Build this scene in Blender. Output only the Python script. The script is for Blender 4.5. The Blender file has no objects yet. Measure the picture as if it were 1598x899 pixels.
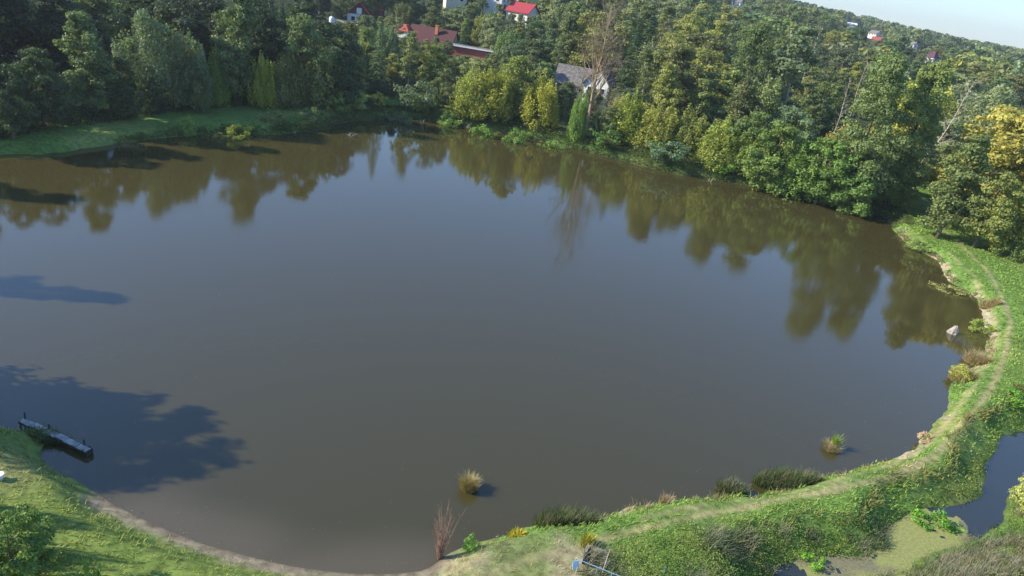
import bpy, math, random
import numpy as np
from mathutils import Matrix, Vector

# ------------------------------------------------------------------ camera, sky, sun, exposure
F, PITCH, ROLL, CAMH = 1080.0, math.radians(23.7), math.radians(9.0), 27.0
SUN_EL, SUN_AZ = math.radians(31.0), math.radians(6.0)      # shadows fall towards +X, a little towards +Y
EXPOSURE = 0.72
sc = bpy.context.scene
col = sc.collection
cd = bpy.data.cameras.new('camera'); cam = bpy.data.objects.new('camera', cd); col.objects.link(cam)
cd.sensor_width = 36.0; cd.lens = 36.0 * F / 1598.0; cd.clip_start = 0.5; cd.clip_end = 20000
cp, sp = math.cos(PITCH), math.sin(PITCH)
cr, sr = math.cos(ROLL), math.sin(ROLL)
fwd = Vector((0, cp, -sp)); r0 = Vector((1, 0, 0)); u0 = Vector((0, sp, cp))
right = r0 * cr + u0 * sr; up = -r0 * sr + u0 * cr
M = Matrix(((right.x, up.x, -fwd.x, 0), (right.y, up.y, -fwd.y, 0), (right.z, up.z, -fwd.z, CAMH), (0, 0, 0, 1)))
cam.matrix_world = M
sc.camera = cam
w = bpy.data.worlds.new('World'); sc.world = w; w.use_nodes = True
nt = w.node_tree; nt.nodes.clear()
sky = nt.nodes.new('ShaderNodeTexSky'); sky.sky_type = 'NISHITA'; sky.sun_disc = False
sky.sun_elevation = SUN_EL; sky.altitude = 100; sky.air_density = 1.35; sky.dust_density = 0.3; sky.ozone_density = 3.0
bg = nt.nodes.new('ShaderNodeBackground'); bg.inputs[1].default_value = 0.125
wo = nt.nodes.new('ShaderNodeOutputWorld')
tintn = nt.nodes.new('ShaderNodeVectorMath'); tintn.operation = 'MULTIPLY'; tintn.inputs[1].default_value = (.75, .93, 1.24)
nt.links.new(sky.outputs[0], tintn.inputs[0]); nt.links.new(tintn.outputs[0], bg.inputs[0]); nt.links.new(bg.outputs[0], wo.inputs[0])
sunvec = Vector((-math.cos(SUN_EL) * math.cos(SUN_AZ), -math.cos(SUN_EL) * math.sin(SUN_AZ), math.sin(SUN_EL)))
# Nishita: rotation 0 -> sun at +Y, growing clockwise seen from above
sky.sun_rotation = math.atan2(sunvec.x, sunvec.y)
sd_ = bpy.data.lights.new('sun', 'SUN'); sun = bpy.data.objects.new('sun', sd_); col.objects.link(sun)
sd_.energy = 5.0; sd_.angle = math.radians(0.6); sd_.color = (1.0, 0.92, 0.76)
sun.rotation_euler = sunvec.to_track_quat('Z', 'Y').to_euler(); sun.location = (0, 0, 200)
sc.view_settings.view_transform = 'Standard'; sc.view_settings.look = 'None'
sc.view_settings.exposure = EXPOSURE; sc.view_settings.gamma = 1.0
sc.cycles.max_bounces = 6; sc.cycles.diffuse_bounces = 2; sc.cycles.glossy_bounces = 3
sc.cycles.transmission_bounces = 3; sc.cycles.volume_bounces = 0; sc.cycles.transparent_max_bounces = 4
sc.cycles.use_denoising = True

# ------------------------------------------------------------------ helpers
def ray(px, py):
    u = px - 799.0; v = 449.5 - py
    a = u * cr - v * sr; b = u * sr + v * cr
    return np.array([a, F * cp + b * sp, -F * sp + b * cp])
def gnd(px, py, z=0.0):
    d = ray(px, py); t = (z - CAMH) / d[2]
    return (d[0] * t, d[1] * t)
def project(x, y, z):
    dz = z - CAMH
    depth = y * cp - dz * sp
    b = (y * sp + dz * cp) / depth * F; a = x / depth * F
    u = a * cr + b * sr; v = -a * sr + b * cr
    return 799 + u, 449.5 - v, depth
def px_azi(px, py):
    d = ray(px, py); return d[0] / d[1]
def rng_(s): return np.random.default_rng(s)
def _hash(ix, iy, seed):
    n = (ix * 374761393 + iy * 668265263 + seed * 974634777) & 0xffffffff
    n = ((n ^ (n >> 13)) * 1274126177) & 0xffffffff
    return ((n ^ (n >> 16)) & 0xffff) / 65535.0
def vnoise(x, y, scale, seed=0):
    x = np.asarray(x, float) / scale; y = np.asarray(y, float) / scale
    ix = np.floor(x).astype(np.int64); iy = np.floor(y).astype(np.int64)
    fx = x - ix; fy = y - iy; fx = fx * fx * (3 - 2 * fx); fy = fy * fy * (3 - 2 * fy)
    a = _hash(ix, iy, seed); b = _hash(ix + 1, iy, seed); c = _hash(ix, iy + 1, seed); d = _hash(ix + 1, iy + 1, seed)
    return (a * (1 - fx) + b * fx) * (1 - fy) + (c * (1 - fx) + d * fx) * fy
def fbm(x, y, scale, seed=0, o=3):
    t = 0; a = 1; s = 0
    for i in range(o):
        t = t + a * vnoise(x, y, scale / 2 ** i, seed + i * 17); s += a; a *= .5
    return t / s
def sstep(a, b, x):
    t = np.clip((np.asarray(x, float) - a) / (b - a), 0, 1); return t * t * (3 - 2 * t)

def new_mesh(name, V, faces_n, idx, mat, attrs=None, smooth=False):
    """V (n,3); faces_n = verts per face (uniform int or array); idx flat loop indices; attrs {name: (n,3)} point colours"""
    me = bpy.data.meshes.new(name)
    V = np.ascontiguousarray(V, dtype=np.float32); idx = np.ascontiguousarray(idx, dtype=np.int32).ravel()
    nf = len(idx) // faces_n if isinstance(faces_n, int) else len(faces_n)
    me.vertices.add(len(V)); me.vertices.foreach_set('co', V.ravel())
    me.loops.add(len(idx)); me.loops.foreach_set('vertex_index', idx)
    me.polygons.add(nf)
    tot = np.full(nf, faces_n, np.int32) if isinstance(faces_n, int) else np.array(faces_n, np.int32)
    st = np.concatenate([[0], np.cumsum(tot)[:-1]]).astype(np.int32)
    me.polygons.foreach_set('loop_start', st); me.polygons.foreach_set('loop_total', tot)
    if smooth: me.polygons.foreach_set('use_smooth', np.ones(nf, bool))
    if attrs:
        for k, a in attrs.items():
            a = np.asarray(a, np.float32)
            if a.ndim == 1: a = np.repeat(a[:, None], 3, 1)
            c = me.color_attributes.new(k, 'FLOAT_COLOR', 'POINT')
            c.data.foreach_set('color', np.concatenate([a, np.ones((len(a), 1), np.float32)], 1).ravel())
    me.materials.append(mat); me.update(); me.validate()
    return me
def link(name, me, parent=None):
    o = bpy.data.objects.new(name, me); col.objects.link(o)
    if parent: o.parent = parent
    return o
def tag(o, label=None, cat=None, group=None, kind=None):
    if label: o['label'] = label
    if cat: o['category'] = cat
    if group: o['group'] = group
    if kind: o['kind'] = kind
    return o
def empty(name, loc, rz=0.0, s=1.0):
    o = bpy.data.objects.new(name, None); col.objects.link(o)
    o.location = loc; o.rotation_euler = (0, 0, rz); o.scale = (s, s, s) if not isinstance(s, tuple) else s
    o.empty_display_size = .5
    return o

class MB:
    """collects solids of mixed faces, builds ONE mesh object"""
    def __init__(s): s.v = []; s.f = []
    def poly(s, V, Fs):
        b = len(s.v); s.v += [tuple(map(float, p)) for p in V]; s.f += [tuple(b + i for i in f) for f in Fs]; return s
    def box(s, c, d, rz=0.0, taper=1.0):
        x, y, z = [q / 2 for q in d]; V = []
        for k, (sx, sy, sz) in enumerate([(-1,-1,-1),(1,-1,-1),(1,1,-1),(-1,1,-1),(-1,-1,1),(1,-1,1),(1,1,1),(-1,1,1)]):
            t = taper if sz > 0 else 1
            X, Y = sx * x * t, sy * y * t
            V.append((c[0] + X * math.cos(rz) - Y * math.sin(rz), c[1] + X * math.sin(rz) + Y * math.cos(rz), c[2] + sz * z))
        return s.poly(V, [(3,2,1,0),(4,5,6,7),(0,1,5,4),(1,2,6,5),(2,3,7,6),(3,0,4,7)])
    def beam(s, a, b, r, n=6, r2=None):
        V, Fs = tube([a, b], [r, r if r2 is None else r2], n); return s.poly(V, Fs)
    def build(s, name, mat, parent=None, smooth=False):
        me = bpy.data.meshes.new(name); me.from_pydata(s.v, [], s.f); me.materials.append(mat)
        if smooth: me.polygons.foreach_set('use_smooth', [True] * len(me.polygons))
        me.update()
        return link(name, me, parent)
def tube(pts, rad, n=6, cap=True):
    V = []; Fs = []; pts = [np.array(p, float) for p in pts]
    for i, p in enumerate(pts):
        a = pts[max(i - 1, 0)]; b = pts[min(i + 1, len(pts) - 1)]; t = b - a; t = t / (np.linalg.norm(t) + 1e-9)
        h = np.array([1., 0, 0]) if abs(t[0]) < .8 else np.array([0, 1., 0])
        e = np.cross(t, h); e /= np.linalg.norm(e); g = np.cross(t, e)
        for k in range(n):
            th = 2 * math.pi * k / n; V.append(p + rad[i] * (math.cos(th) * e + math.sin(th) * g))
    for i in range(len(pts) - 1):
        for k in range(n):
            k2 = (k + 1) % n; Fs.append((i * n + k, i * n + k2, (i + 1) * n + k2, (i + 1) * n + k))
    if cap:
        Fs.append(tuple(range(n))[::-1]); Fs.append(tuple((len(pts) - 1) * n + k for k in range(n)))
    return V, Fs

# ------------------------------------------------------------------ materials
def mat(name, color=(.5, .5, .5), rough=.7, noise=None, metal=0.0, bump=0.0, attr=None, spec=.3):
    m = bpy.data.materials.new(name); m.use_nodes = True; n = m.node_tree; b = n.nodes['Principled BSDF']
    b.inputs['Roughness'].default_value = rough; b.inputs['Metallic'].default_value = metal
    b.inputs['Specular IOR Level'].default_value = spec
    b.inputs['Base Color'].default_value = (*color, 1)
    src = None
    if attr:
        a = n.nodes.new('ShaderNodeAttribute'); a.attribute_name = attr; src = a.outputs['Color']
    if noise:
        sc_, amt = noise
        tc = n.nodes.new('ShaderNodeTexCoord'); no = n.nodes.new('ShaderNodeTexNoise'); no.inputs['Scale'].default_value = sc_
        no.inputs['Detail'].default_value = 6; n.links.new(tc.outputs['Object'], no.inputs['Vector'])
        mr = n.nodes.new('ShaderNodeMapRange'); mr.inputs[1].default_value = .3; mr.inputs[2].default_value = .7
        mr.inputs[3].default_value = 1 - amt; mr.inputs[4].default_value = 1 + amt
        n.links.new(no.outputs[0], mr.inputs[0])
        mx = n.nodes.new('ShaderNodeVectorMath'); mx.operation = 'SCALE'
        if src: n.links.new(src, mx.inputs[0])
        else: mx.inputs[0].default_value = color
        n.links.new(mr.outputs[0], mx.inputs['Scale']); src = mx.outputs[0]
        if bump:
            bp = n.nodes.new('ShaderNodeBump'); bp.inputs['Strength'].default_value = bump; bp.inputs['Distance'].default_value = .1
            n.links.new(no.outputs[0], bp.inputs['Height']); n.links.new(bp.outputs[0], b.inputs['Normal'])
    if src: n.links.new(src, b.inputs['Base Color'])
    return m
def leaf_material(name, use_tint=True, transl=.3, rough=.55):
    m = bpy.data.materials.new(name); m.use_nodes = True; n = m.node_tree; b = n.nodes['Principled BSDF']; L = n.links
    out = n.nodes['Material Output']
    v = n.nodes.new('ShaderNodeAttribute'); v.attribute_name = 'Col'
    src = v.outputs['Color']
    if use_tint:
        t = n.nodes.new('ShaderNodeAttribute'); t.attribute_type = 'INSTANCER'; t.attribute_name = 'tint'
        mul = n.nodes.new('ShaderNodeVectorMath'); mul.operation = 'MULTIPLY'
        L.new(t.outputs['Vector'], mul.inputs[0]); L.new(v.outputs['Color'], mul.inputs[1]); src = mul.outputs[0]
    b.inputs['Roughness'].default_value = rough; b.inputs['Specular IOR Level'].default_value = .25
    L.new(src, b.inputs['Base Color'])
    tr = n.nodes.new('ShaderNodeBsdfTranslucent'); ms = n.nodes.new('ShaderNodeMixShader'); ms.inputs[0].default_value = transl
    br = n.nodes.new('ShaderNodeVectorMath'); br.operation = 'MULTIPLY'; br.inputs[1].default_value = (1.5, 1.6, .7)
    L.new(src, br.inputs[0]); L.new(br.outputs[0], tr.inputs['Color'])
    L.new(b.outputs[0], ms.inputs[1]); L.new(tr.outputs[0], ms.inputs[2]); L.new(ms.outputs[0], out.inputs['Surface'])
    return m
LEAF = leaf_material('leaf'); GRASS = leaf_material('grass_blade', False, .25)
BARK = mat('bark', (.13, .10, .075), .9, (6, .4)); PALEBARK = mat('pale_bark', (.42, .36, .27), .85, (5, .3))
TWIG = mat('dead_twig', (.33, .24, .15), .9, (3, .25)); REDTWIG = mat('reddish_twig', (.28, .17, .12), .9, (5, .3))

# ------------------------------------------------------------------ pond and ditch outlines on the ground
def catmull(P, n=5):
    P = np.array(P, float); N = len(P); out = []
    for i in range(N):
        p0, p1, p2, p3 = P[i - 1], P[i], P[(i + 1) % N], P[(i + 2) % N]
        for k in range(n):
            t = k / n
            out.append(.5 * ((2 * p1) + (-p0 + p2) * t + (2 * p0 - 5 * p1 + 4 * p2 - p3) * t * t + (-p0 + 3 * p1 - 3 * p2 + p3) * t ** 3))
    return np.array(out)
pond_px = [(0,243),(60,241),(120,234),(200,222),(290,212),(340,209),(420,210),(500,204),(530,193),(590,187),(650,187),(700,193),
 (760,203),(820,216),(880,228),(940,243),(990,256),(1050,271),(1110,280),(1170,291),(1230,303),(1290,317),(1340,327),(1385,343),
 (1400,364),(1428,388),(1465,408),(1478,436),(1515,458),(1530,485),(1541,515),(1537,550),(1512,583),(1485,608),(1476,640),(1450,672),
 (1432,695),(1390,715),(1340,730),(1280,748),(1200,768),(1130,778),(1080,778),(1040,784),(990,797),(940,806),(880,820),(830,831),
 (760,846),(705,862),(672,884),(640,893),(560,895),(470,885),(400,870),(330,852),(260,826),(205,800),(185,790),(150,770),(110,745),(72,722),(66,705),(70,688),(55,673),(0,668)]
pond = [gnd(*p) for p in pond_px] + [(-36, 33), (-47, 40), (-57, 50), (-63, 62)]
pond = catmull(pond, 4)
ditch_px = [(1660,640),(1598,672),(1562,686),(1547,715),(1532,742),(1524,772),(1490,786),(1452,796),(1400,812),(1386,835),(1388,862),(1335,868),
 (1290,868),(1262,876),(1215,884),(1195,899),(1180,925),(1250,930),(1330,915),(1400,893),(1450,868),(1500,850),(1553,822),(1574,790),(1600,752),(1650,720),(1690,690)]
ditch = catmull([gnd(*p) for p in ditch_px], 4)
def sdist(P, x, y):
    x = np.asarray(x, float).ravel(); y = np.asarray(y, float).ravel()
    d2 = np.full(x.shape, 1e18); ins = np.zeros(x.shape, bool); N = len(P)
    for i in range(N):
        ax, ay = P[i]; bx, by = P[(i + 1) % N]; ex, ey = bx - ax, by - ay
        t = np.clip(((x - ax) * ex + (y - ay) * ey) / (ex * ex + ey * ey + 1e-12), 0, 1)
        d2 = np.minimum(d2, (x - ax - t * ex) ** 2 + (y - ay - t * ey) ** 2)
        c = ((ay > y) != (by > y))
        with np.errstate(divide='ignore', invalid='ignore'):
            c &= x < ex * (y - ay) / (ey if ey != 0 else 1e-12) + ax
        ins ^= c
    d = np.sqrt(d2); return np.where(ins, -d, d)
def ldist(P, x, y):
    x = np.asarray(x, float); y = np.asarray(y, float); d2 = np.full(x.shape, 1e18)
    for (ax, ay), (bx, by) in zip(P[:-1], P[1:]):
        ex, ey = bx - ax, by - ay
        t = np.clip(((x - ax) * ex + (y - ay) * ey) / (ex * ex + ey * ey + 1e-12), 0, 1)
        d2 = np.minimum(d2, (x - ax - t * ex) ** 2 + (y - ay - t * ey) ** 2)
    return np.sqrt(d2)
BEACH = [gnd(*p) for p in [(200,800),(260,828),(330,854),(400,872),(470,888),(560,898),(640,898)]]
PATH = [gnd(*p, 1.2) for p in [(700,925),(800,880),(900,852),(1000,826),(1100,803),(1200,782),(1300,763),(1400,741),(1460,711),(1510,655),(1547,607),(1572,545),(1577,500),(1562,460),(1540,425),(1500,385),(1460,352),(1430,340)]]
PATH2 = [gnd(*p, 1.2) for p in [(1000,808),(1100,787),(1200,766),(1300,748),(1380,726),(1440,694),(1485,645),(1522,600),(1552,545),(1560,505),(1547,468),(1520,432),(1480,392)]]
def near(x, y): return (np.abs(x) < 130) & (y < 175) & (y > -10)
def fields(x, y):
    x = np.asarray(x, float).ravel(); y = np.asarray(y, float).ravel()
    sp_ = np.full(x.shape, 60.0); sd2 = np.full(x.shape, 60.0); be = np.full(x.shape, 60.)
    m = near(x, y)
    if m.any():
        jit = (fbm(x[m], y[m], 2.2, 5) - .5) * 1.1
        bd = ldist(BEACH, x[m], y[m])
        sp_[m] = sdist(pond, x[m], y[m]) + jit * sstep(2, 6, bd); be[m] = bd
        k = (x[m] > 0) & (y[m] < 70)
        idx = np.where(m)[0][k]
        if len(idx): sd2[idx] = sdist(ditch, x[idx], y[idx]) + (fbm(x[idx], y[idx], 1.6, 9) - .5) * .9
    return sp_, sd2, be
def hill(x, y):
    az = np.arctan2(x, np.maximum(y, 1)); D = np.hypot(x, y)
    k = np.interp(az, [-.6, -.1, .12, .28, .49, .8], [.085, .062, .052, .048, .030, .022])
    s = np.maximum(0, y - 142); s = 1150 * (1 - np.exp(-s / 1150 * 1.0)) * 1.35
    h = k * s * np.interp(az, [0, .35], [1, .95])
    left = np.maximum(0, -80 - x) * sstep(-10, 60, y + 0 * x)
    h = h + 16 * (1 - np.exp(-left / 60.))
    h = h + (fbm(x, y, 120, 31) - .5) * 6 * sstep(180, 400, D)
    return h
def ground_z(x, y, fl=None):
    x = np.asarray(x, float).ravel(); y = np.asarray(y, float).ravel()
    sp_, sd2, be = fl if fl else fields(x, y)
    bank = 1.15 * sstep(-.2, 1.7, sp_) + .25 * sstep(1.5, 5, sp_)
    beach = np.clip(sp_ * .22, -1.5, .5) + .7 * sstep(.8, 2.6, sp_)
    b = 1 - sstep(1.2, 4, be)
    z = bank * (1 - b) + beach * b
    z = np.where(sp_ < 0, np.minimum(z, np.maximum(-1.6, sp_ * (.35 if True else 1))), z)
    dz = .05 + 1.4 * sstep(.0, 3.2, sd2)
    z = np.where(sd2 < 60, np.minimum(z, dz), z); z = np.where(sd2 < 0, np.minimum(z, np.maximum(-.8, sd2 * .6)), z)
    z = z + hill(x, y) + (fbm(x, y, 3.0, 3) - .5) * .18 * sstep(.4, 2.5, sp_) * sstep(.3, 1.5, sd2) * (1 - .6 * b)
    return z
def gz(x, y): return float(ground_z([x], [y])[0])

# ------------------------------------------------------------------ ground sheet
def axis(lo, hi, step, far_lo, far_hi, g=1.06):
    a = list(np.arange(lo, hi, step)); s = step
    while a[-1] < far_hi: s *= g; a.append(a[-1] + min(s, 120))
    s = step
    while a[0] > far_lo: s *= g; a.insert(0, a[0] - min(s, 120))
    return np.array(a)
ax_ = axis(-64, 66, .42, -3200, 3600); ay_ = axis(16, 138, .42, -400, 4200)
GX, GY = np.meshgrid(ax_, ay_); gx = GX.ravel(); gy = GY.ravel()
fl = fields(gx, gy); sp0, sd0, be0 = fl
gzv = ground_z(gx, gy, fl)
def mixc(a, b, t): t = np.clip(t, 0, 1)[:, None]; return a * (1 - t) + np.array(b)[None, :] * t
def ground_col(gx, gy, fl):
    sp_, sd2, be = fl
    n1 = fbm(gx, gy, 7, 21, 4); n2 = fbm(gx, gy, 1.6, 22, 3); n3 = fbm(gx, gy, 2.8, 27, 3)
    c = np.tile(np.array([.115, .20, .042]), (len(gx), 1))
    c = mixc(c, (.22, .24, .07), sstep(.5, .8, n1) * .7); c = mixc(c, (.20, .215, .055), (gx < -2) * (gy < 60) * .45); c = mixc(c, (.08, .14, .03), sstep(.5, .8, n2) * .7)
    nm = near(gx, gy)
    pd = np.full(gx.shape, 50.); pd[nm] = np.minimum(ldist(PATH, gx[nm], gy[nm]), ldist(PATH2, gx[nm], gy[nm]) + .12)
    c = mixc(c, (.30, .26, .13), (1 - sstep(.08, .42, pd + (n2 - .5) * .5)) * .85)
    # bare trodden patches near the sluice and on the left meadow
    b1 = np.exp(-(((gx - 2.5) / 5.5) ** 2 + ((gy - 25.5) / 2.6) ** 2)); b2 = np.exp(-(((gx + 25) / 5) ** 2 + ((gy - 26.5) / 3.0) ** 2))
    c = mixc(c, (.36, .30, .20), sstep(.50, .62, n3 * .6 + n2 * .4 + .02) * sstep(.15, .5, b1 + b2 * .28) * .8)
    c = mixc(c, (.19, .18, .085), sstep(.1, .7, b1 + .6 * b2) * .55)
    # pale eroded bank edge along the water (dike), muddy on the far side
    edge = (1 - sstep(.3, 1.0, sp_)) * (sp_ > -.6)
    c = mixc(c, (.34, .29, .19), edge * sstep(.50, .62, n3) * (gx > 8) * (gy < 110))
    c = mixc(c, (.07, .06, .035), edge * (gy > 110) * .7)
    bt = (1 - sstep(1.6, 3.2, be)) * (1 - sstep(.55, 1.0, sp_ + (n2 - .5) * .8))
    c = mixc(c, (.26, .215, .15), bt); c = mixc(c, (.13, .105, .07), bt * (1 - sstep(.0, .4, sp_)))
    c = mixc(c, (.08, .065, .04), (sp_ < -.3).astype(float) * .8 * (1 - bt)); c = mixc(c, (.05, .05, .03), (1 - sstep(-.3, .3, sd2)))
    # forest floor
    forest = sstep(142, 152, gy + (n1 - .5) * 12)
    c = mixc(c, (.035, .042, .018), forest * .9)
    return c
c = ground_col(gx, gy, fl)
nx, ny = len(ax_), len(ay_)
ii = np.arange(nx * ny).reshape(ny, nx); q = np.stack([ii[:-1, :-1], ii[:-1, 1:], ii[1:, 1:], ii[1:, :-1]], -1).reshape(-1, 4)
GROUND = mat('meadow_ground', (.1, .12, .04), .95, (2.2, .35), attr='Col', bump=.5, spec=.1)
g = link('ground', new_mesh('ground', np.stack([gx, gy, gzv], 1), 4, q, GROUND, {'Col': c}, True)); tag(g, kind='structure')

# ------------------------------------------------------------------ water
def water_mat(name, deep, shallow, rip=1.0, rough=.012):
    m = bpy.data.materials.new(name); m.use_nodes = True; n = m.node_tree; b = n.nodes['Principled BSDF']; L = n.links
    a = n.nodes.new('ShaderNodeAttribute'); a.attribute_name = 'Col'
    mx = n.nodes.new('ShaderNodeMix'); mx.data_type = 'RGBA'; mx.inputs[6].default_value = (*deep, 1); mx.inputs[7].default_value = (*shallow, 1)
    L.new(a.outputs['Fac'], mx.inputs[0]); L.new(mx.outputs[2], b.inputs['Base Color'])
    b.inputs['Roughness'].default_value = rough; b.inputs['IOR'].default_value = 1.46; b.inputs['Specular IOR Level'].default_value = .7
    tc = n.nodes.new('ShaderNodeTexCoord')
    mp = n.nodes.new('ShaderNodeMapping'); mp.inputs['Scale'].default_value = (1.0, 1.5, 1); mp.inputs['Rotation'].default_value = (0, 0, .5)
    L.new(tc.outputs['Object'], mp.inputs[0])
    n1 = n.nodes.new('ShaderNodeTexNoise'); n1.inputs['Scale'].default_value = 5.0; n1.inputs['Detail'].default_value = 3
    n2 = n.nodes.new('ShaderNodeTexNoise'); n2.inputs['Scale'].default_value = .5; n2.inputs['Detail'].default_value = 2
    n3 = n.nodes.new('ShaderNodeTexNoise'); n3.inputs['Scale'].default_value = .06; n3.inputs['Detail'].default_value = 2
    for q_ in (n1, n2): L.new(mp.outputs[0], q_.inputs['Vector'])
    L.new(tc.outputs['Object'], n3.inputs['Vector'])
    b1 = n.nodes.new('ShaderNodeBump'); b1.inputs['Distance'].default_value = .0034 * rip
    b2 = n.nodes.new('ShaderNodeBump'); b2.inputs['Distance'].default_value = .0035 * rip
    mr = n.nodes.new('ShaderNodeMapRange'); mr.inputs[1].default_value = .35; mr.inputs[2].default_value = .65; mr.inputs[3].default_value = .25; mr.inputs[4].default_value = 1.2
    L.new(n3.outputs[0], mr.inputs[0]); L.new(mr.outputs[0], b1.inputs['Strength'])
    L.new(n1.outputs[0], b1.inputs['Height']); L.new(n2.outputs[0], b2.inputs['Height']); L.new(b2.outputs[0], b1.inputs['Normal'])
    L.new(b1.outputs[0], b.inputs['Normal'])
    return m
def water_sheet(name, P, mtl, step, margin, fn):
    lo = P.min(0) - 2; hi = P.max(0) + 2
    X, Y = np.meshgrid(np.arange(lo[0], hi[0], step), np.arange(lo[1], hi[1], step))
    x, y = X.ravel(), Y.ravel(); d = sdist(P, x, y)
    ny_, nx_ = X.shape; I = np.arange(nx_ * ny_).reshape(ny_, nx_)
    Q = np.stack([I[:-1, :-1], I[:-1, 1:], I[1:, 1:], I[1:, :-1]], -1).reshape(-1, 4)
    keep = (d[Q] < margin).any(1); Q = Q[keep]; used, inv = np.unique(Q, return_inverse=True)
    V = np.stack([x[used], y[used], np.zeros(len(used))], 1)
    o = link(name, new_mesh(name, V, 4, inv.reshape(-1, 4), mtl, {'Col': fn(x[used], y[used], d[used])}, True)); return tag(o, kind='structure')
POND_M = water_mat('pond_water', (.054, .046, .016), (.095, .078, .045))
water_sheet('pond_water', pond, POND_M, 1.0, .9, lambda x, y, d: (1 - sstep(0, 3.4, ldist(BEACH, x, y) + (fbm(x, y, 3, 4) - .5) * 2)))
DITCH_M = water_mat('ditch_water', (.03, .035, .03), (.05, .05, .04), .5, .05)
water_sheet('ditch_water', ditch, DITCH_M, .5, .7, lambda x, y, d: d * 0)
# duckweed: a floating skin of tiny leaves over the near end of the ditch
x0, x1, y0_, y1_ = ditch[:, 0].min(), ditch[:, 0].max(), ditch[:, 1].min(), ditch[:, 1].max()
X, Y = np.meshgrid(np.arange(x0 - 1, x1 + 1, .1), np.arange(y0_ - 1, y1_ + 1, .1)); x, y = X.ravel(), Y.ravel()
d = sdist(ditch, x, y); e1 = gnd(1500, 812); e2 = gnd(1462, 790)
qx, qy = gnd(1480, 800); bx_, by_ = gnd(1230, 893)
side = (x - qx) * .75 + (y - qy) * .66 + (fbm(x, y, 1.8, 71) - .5) * 2.2
hole = np.hypot(x - bx_, y - by_) - .75 + (fbm(x, y, .8, 73) - .5)
ok = (d < .6) & (side < -.5) & (hole > 0) & (fbm(x, y, .7, 75) < .80)
ny_, nx_ = X.shape; I = np.arange(nx_ * ny_).reshape(ny_, nx_); Q = np.stack([I[:-1, :-1], I[:-1, 1:], I[1:, 1:], I[1:, :-1]], -1).reshape(-1, 4)
Q = Q[ok[Q].all(1)]; used, inv = np.unique(Q, return_inverse=True)
cc = np.tile(np.array([.25, .26, .085]), (len(used), 1)); cc = mixc(cc, (.17, .155, .095), sstep(.5, .7, fbm(x[used], y[used], 2.2, 77)) * .9)
o = link('duckweed', new_mesh('duckweed', np.stack([x[used], y[used], .006 + 0 * used], 1), 4, inv.reshape(-1, 4), mat('duckweed', rough=.8, noise=(7, .25), attr='Col'), {'Col': cc}))
tag(o, 'yellow green duckweed skin floating on the near end of the ditch', 'duckweed', kind='stuff')

# ------------------------------------------------------------------ plant meshes (prototypes, shared by copies)
def leafquads(P, N, size, rng, aspect=.62):
    n = len(P); N = N / (np.linalg.norm(N, axis=1, keepdims=True) + 1e-9)
    T = rng.normal(size=(n, 3)); T -= (T * N).sum(1, keepdims=True) * N; T /= np.linalg.norm(T, axis=1, keepdims=True) + 1e-9
    B = np.cross(N, T); s = (size * rng.uniform(.7, 1.3, n))[:, None]
    V = np.stack([P + T * s, P + B * s * aspect, P - T * s, P - B * s * aspect], 1); return V.reshape(-1, 3)
def quadmesh(name, V, C, m=LEAF):
    return new_mesh(name, V, 4, np.arange(len(V)), m, {'Col': np.repeat(C, 4, 0)})
def leafcol(rng, n, base=None, hue=.12):
    v = 1.95 * (rng.uniform(.75, 1.3, n)[:, None] if base is None else base[:, None] * rng.uniform(.8, 1.25, n)[:, None])
    h = rng.normal(0, hue, n)[:, None]
    return v * np.concatenate([1 + h, 1 + h * .4, 1 - h * .3], 1)
def crown_broad(seed, h=14, r=4.6, f0=.12, n=13000, K=80, leaf=.205, prof='round', rc=(.18, .33)):
    rng = rng_(seed); ph = rng.uniform(0, 6.28, 6)
    C = []; 
    for i in range(K):
        f = f0 + (1 - f0) * rng.uniform(0, 1) ** .85; a = rng.uniform(0, 6.283)
        t = (f - f0) / (1 - f0)
        if prof == 'round': e = math.sqrt(max(0, 1 - (2 * t - .9) ** 2 / 1.25)) 
        elif prof == 'tall': e = .28 + .75 * math.sin(math.pi * min(1, (t + .12) / 1.12)) ** .8 * (1 - .35 * t)
        elif prof == 'spread': e = .5 + .6 * math.sin(math.pi * t)
        else: e = 1
        e *= 1 + .22 * math.sin(2 * a + ph[0] + 3 * t) + .16 * math.sin(3 * a + ph[1] - 5 * t) + .1 * math.sin(5 * a + ph[2])
        R = r * e * math.sqrt(rng.uniform(.08, 1)) * .85
        C.append((R * math.cos(a), R * math.sin(a), f * h * .94, r * rng.uniform(*rc) * (1 - .35 * t)))
    C = np.array(C); per = rng.dirichlet(C[:, 3] ** 2 / (C[:, 3] ** 2).sum() * K * 4) ; cnt = np.maximum(8, (per * n).astype(int))
    id_ = np.repeat(np.arange(K), cnt); m = len(id_); Dv = rng.normal(size=(m, 3)); Dv[:, 2] = Dv[:, 2] * .8 + .25
    Dv /= np.linalg.norm(Dv, axis=1, keepdims=True)
    rad = C[id_, 3] * rng.uniform(.55, 1.15, m)
    rad *= 1 + .25 * np.sin(Dv[:, 0] * 7 + id_) * np.sin(Dv[:, 1] * 6 + id_ * 2)
    P = C[id_, :3] + Dv * rad[:, None] * np.array([1, 1, .72])
    N = Dv + rng.normal(0, .55, (m, 3)) + np.array([0, 0, .35])
    P[:, 2] = np.maximum(P[:, 2], .2)
    cv = rng.uniform(.85, 1.2, K)[id_]
    return leafquads(P, N, leaf, rng), leafcol(rng, m, cv), C
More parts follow.
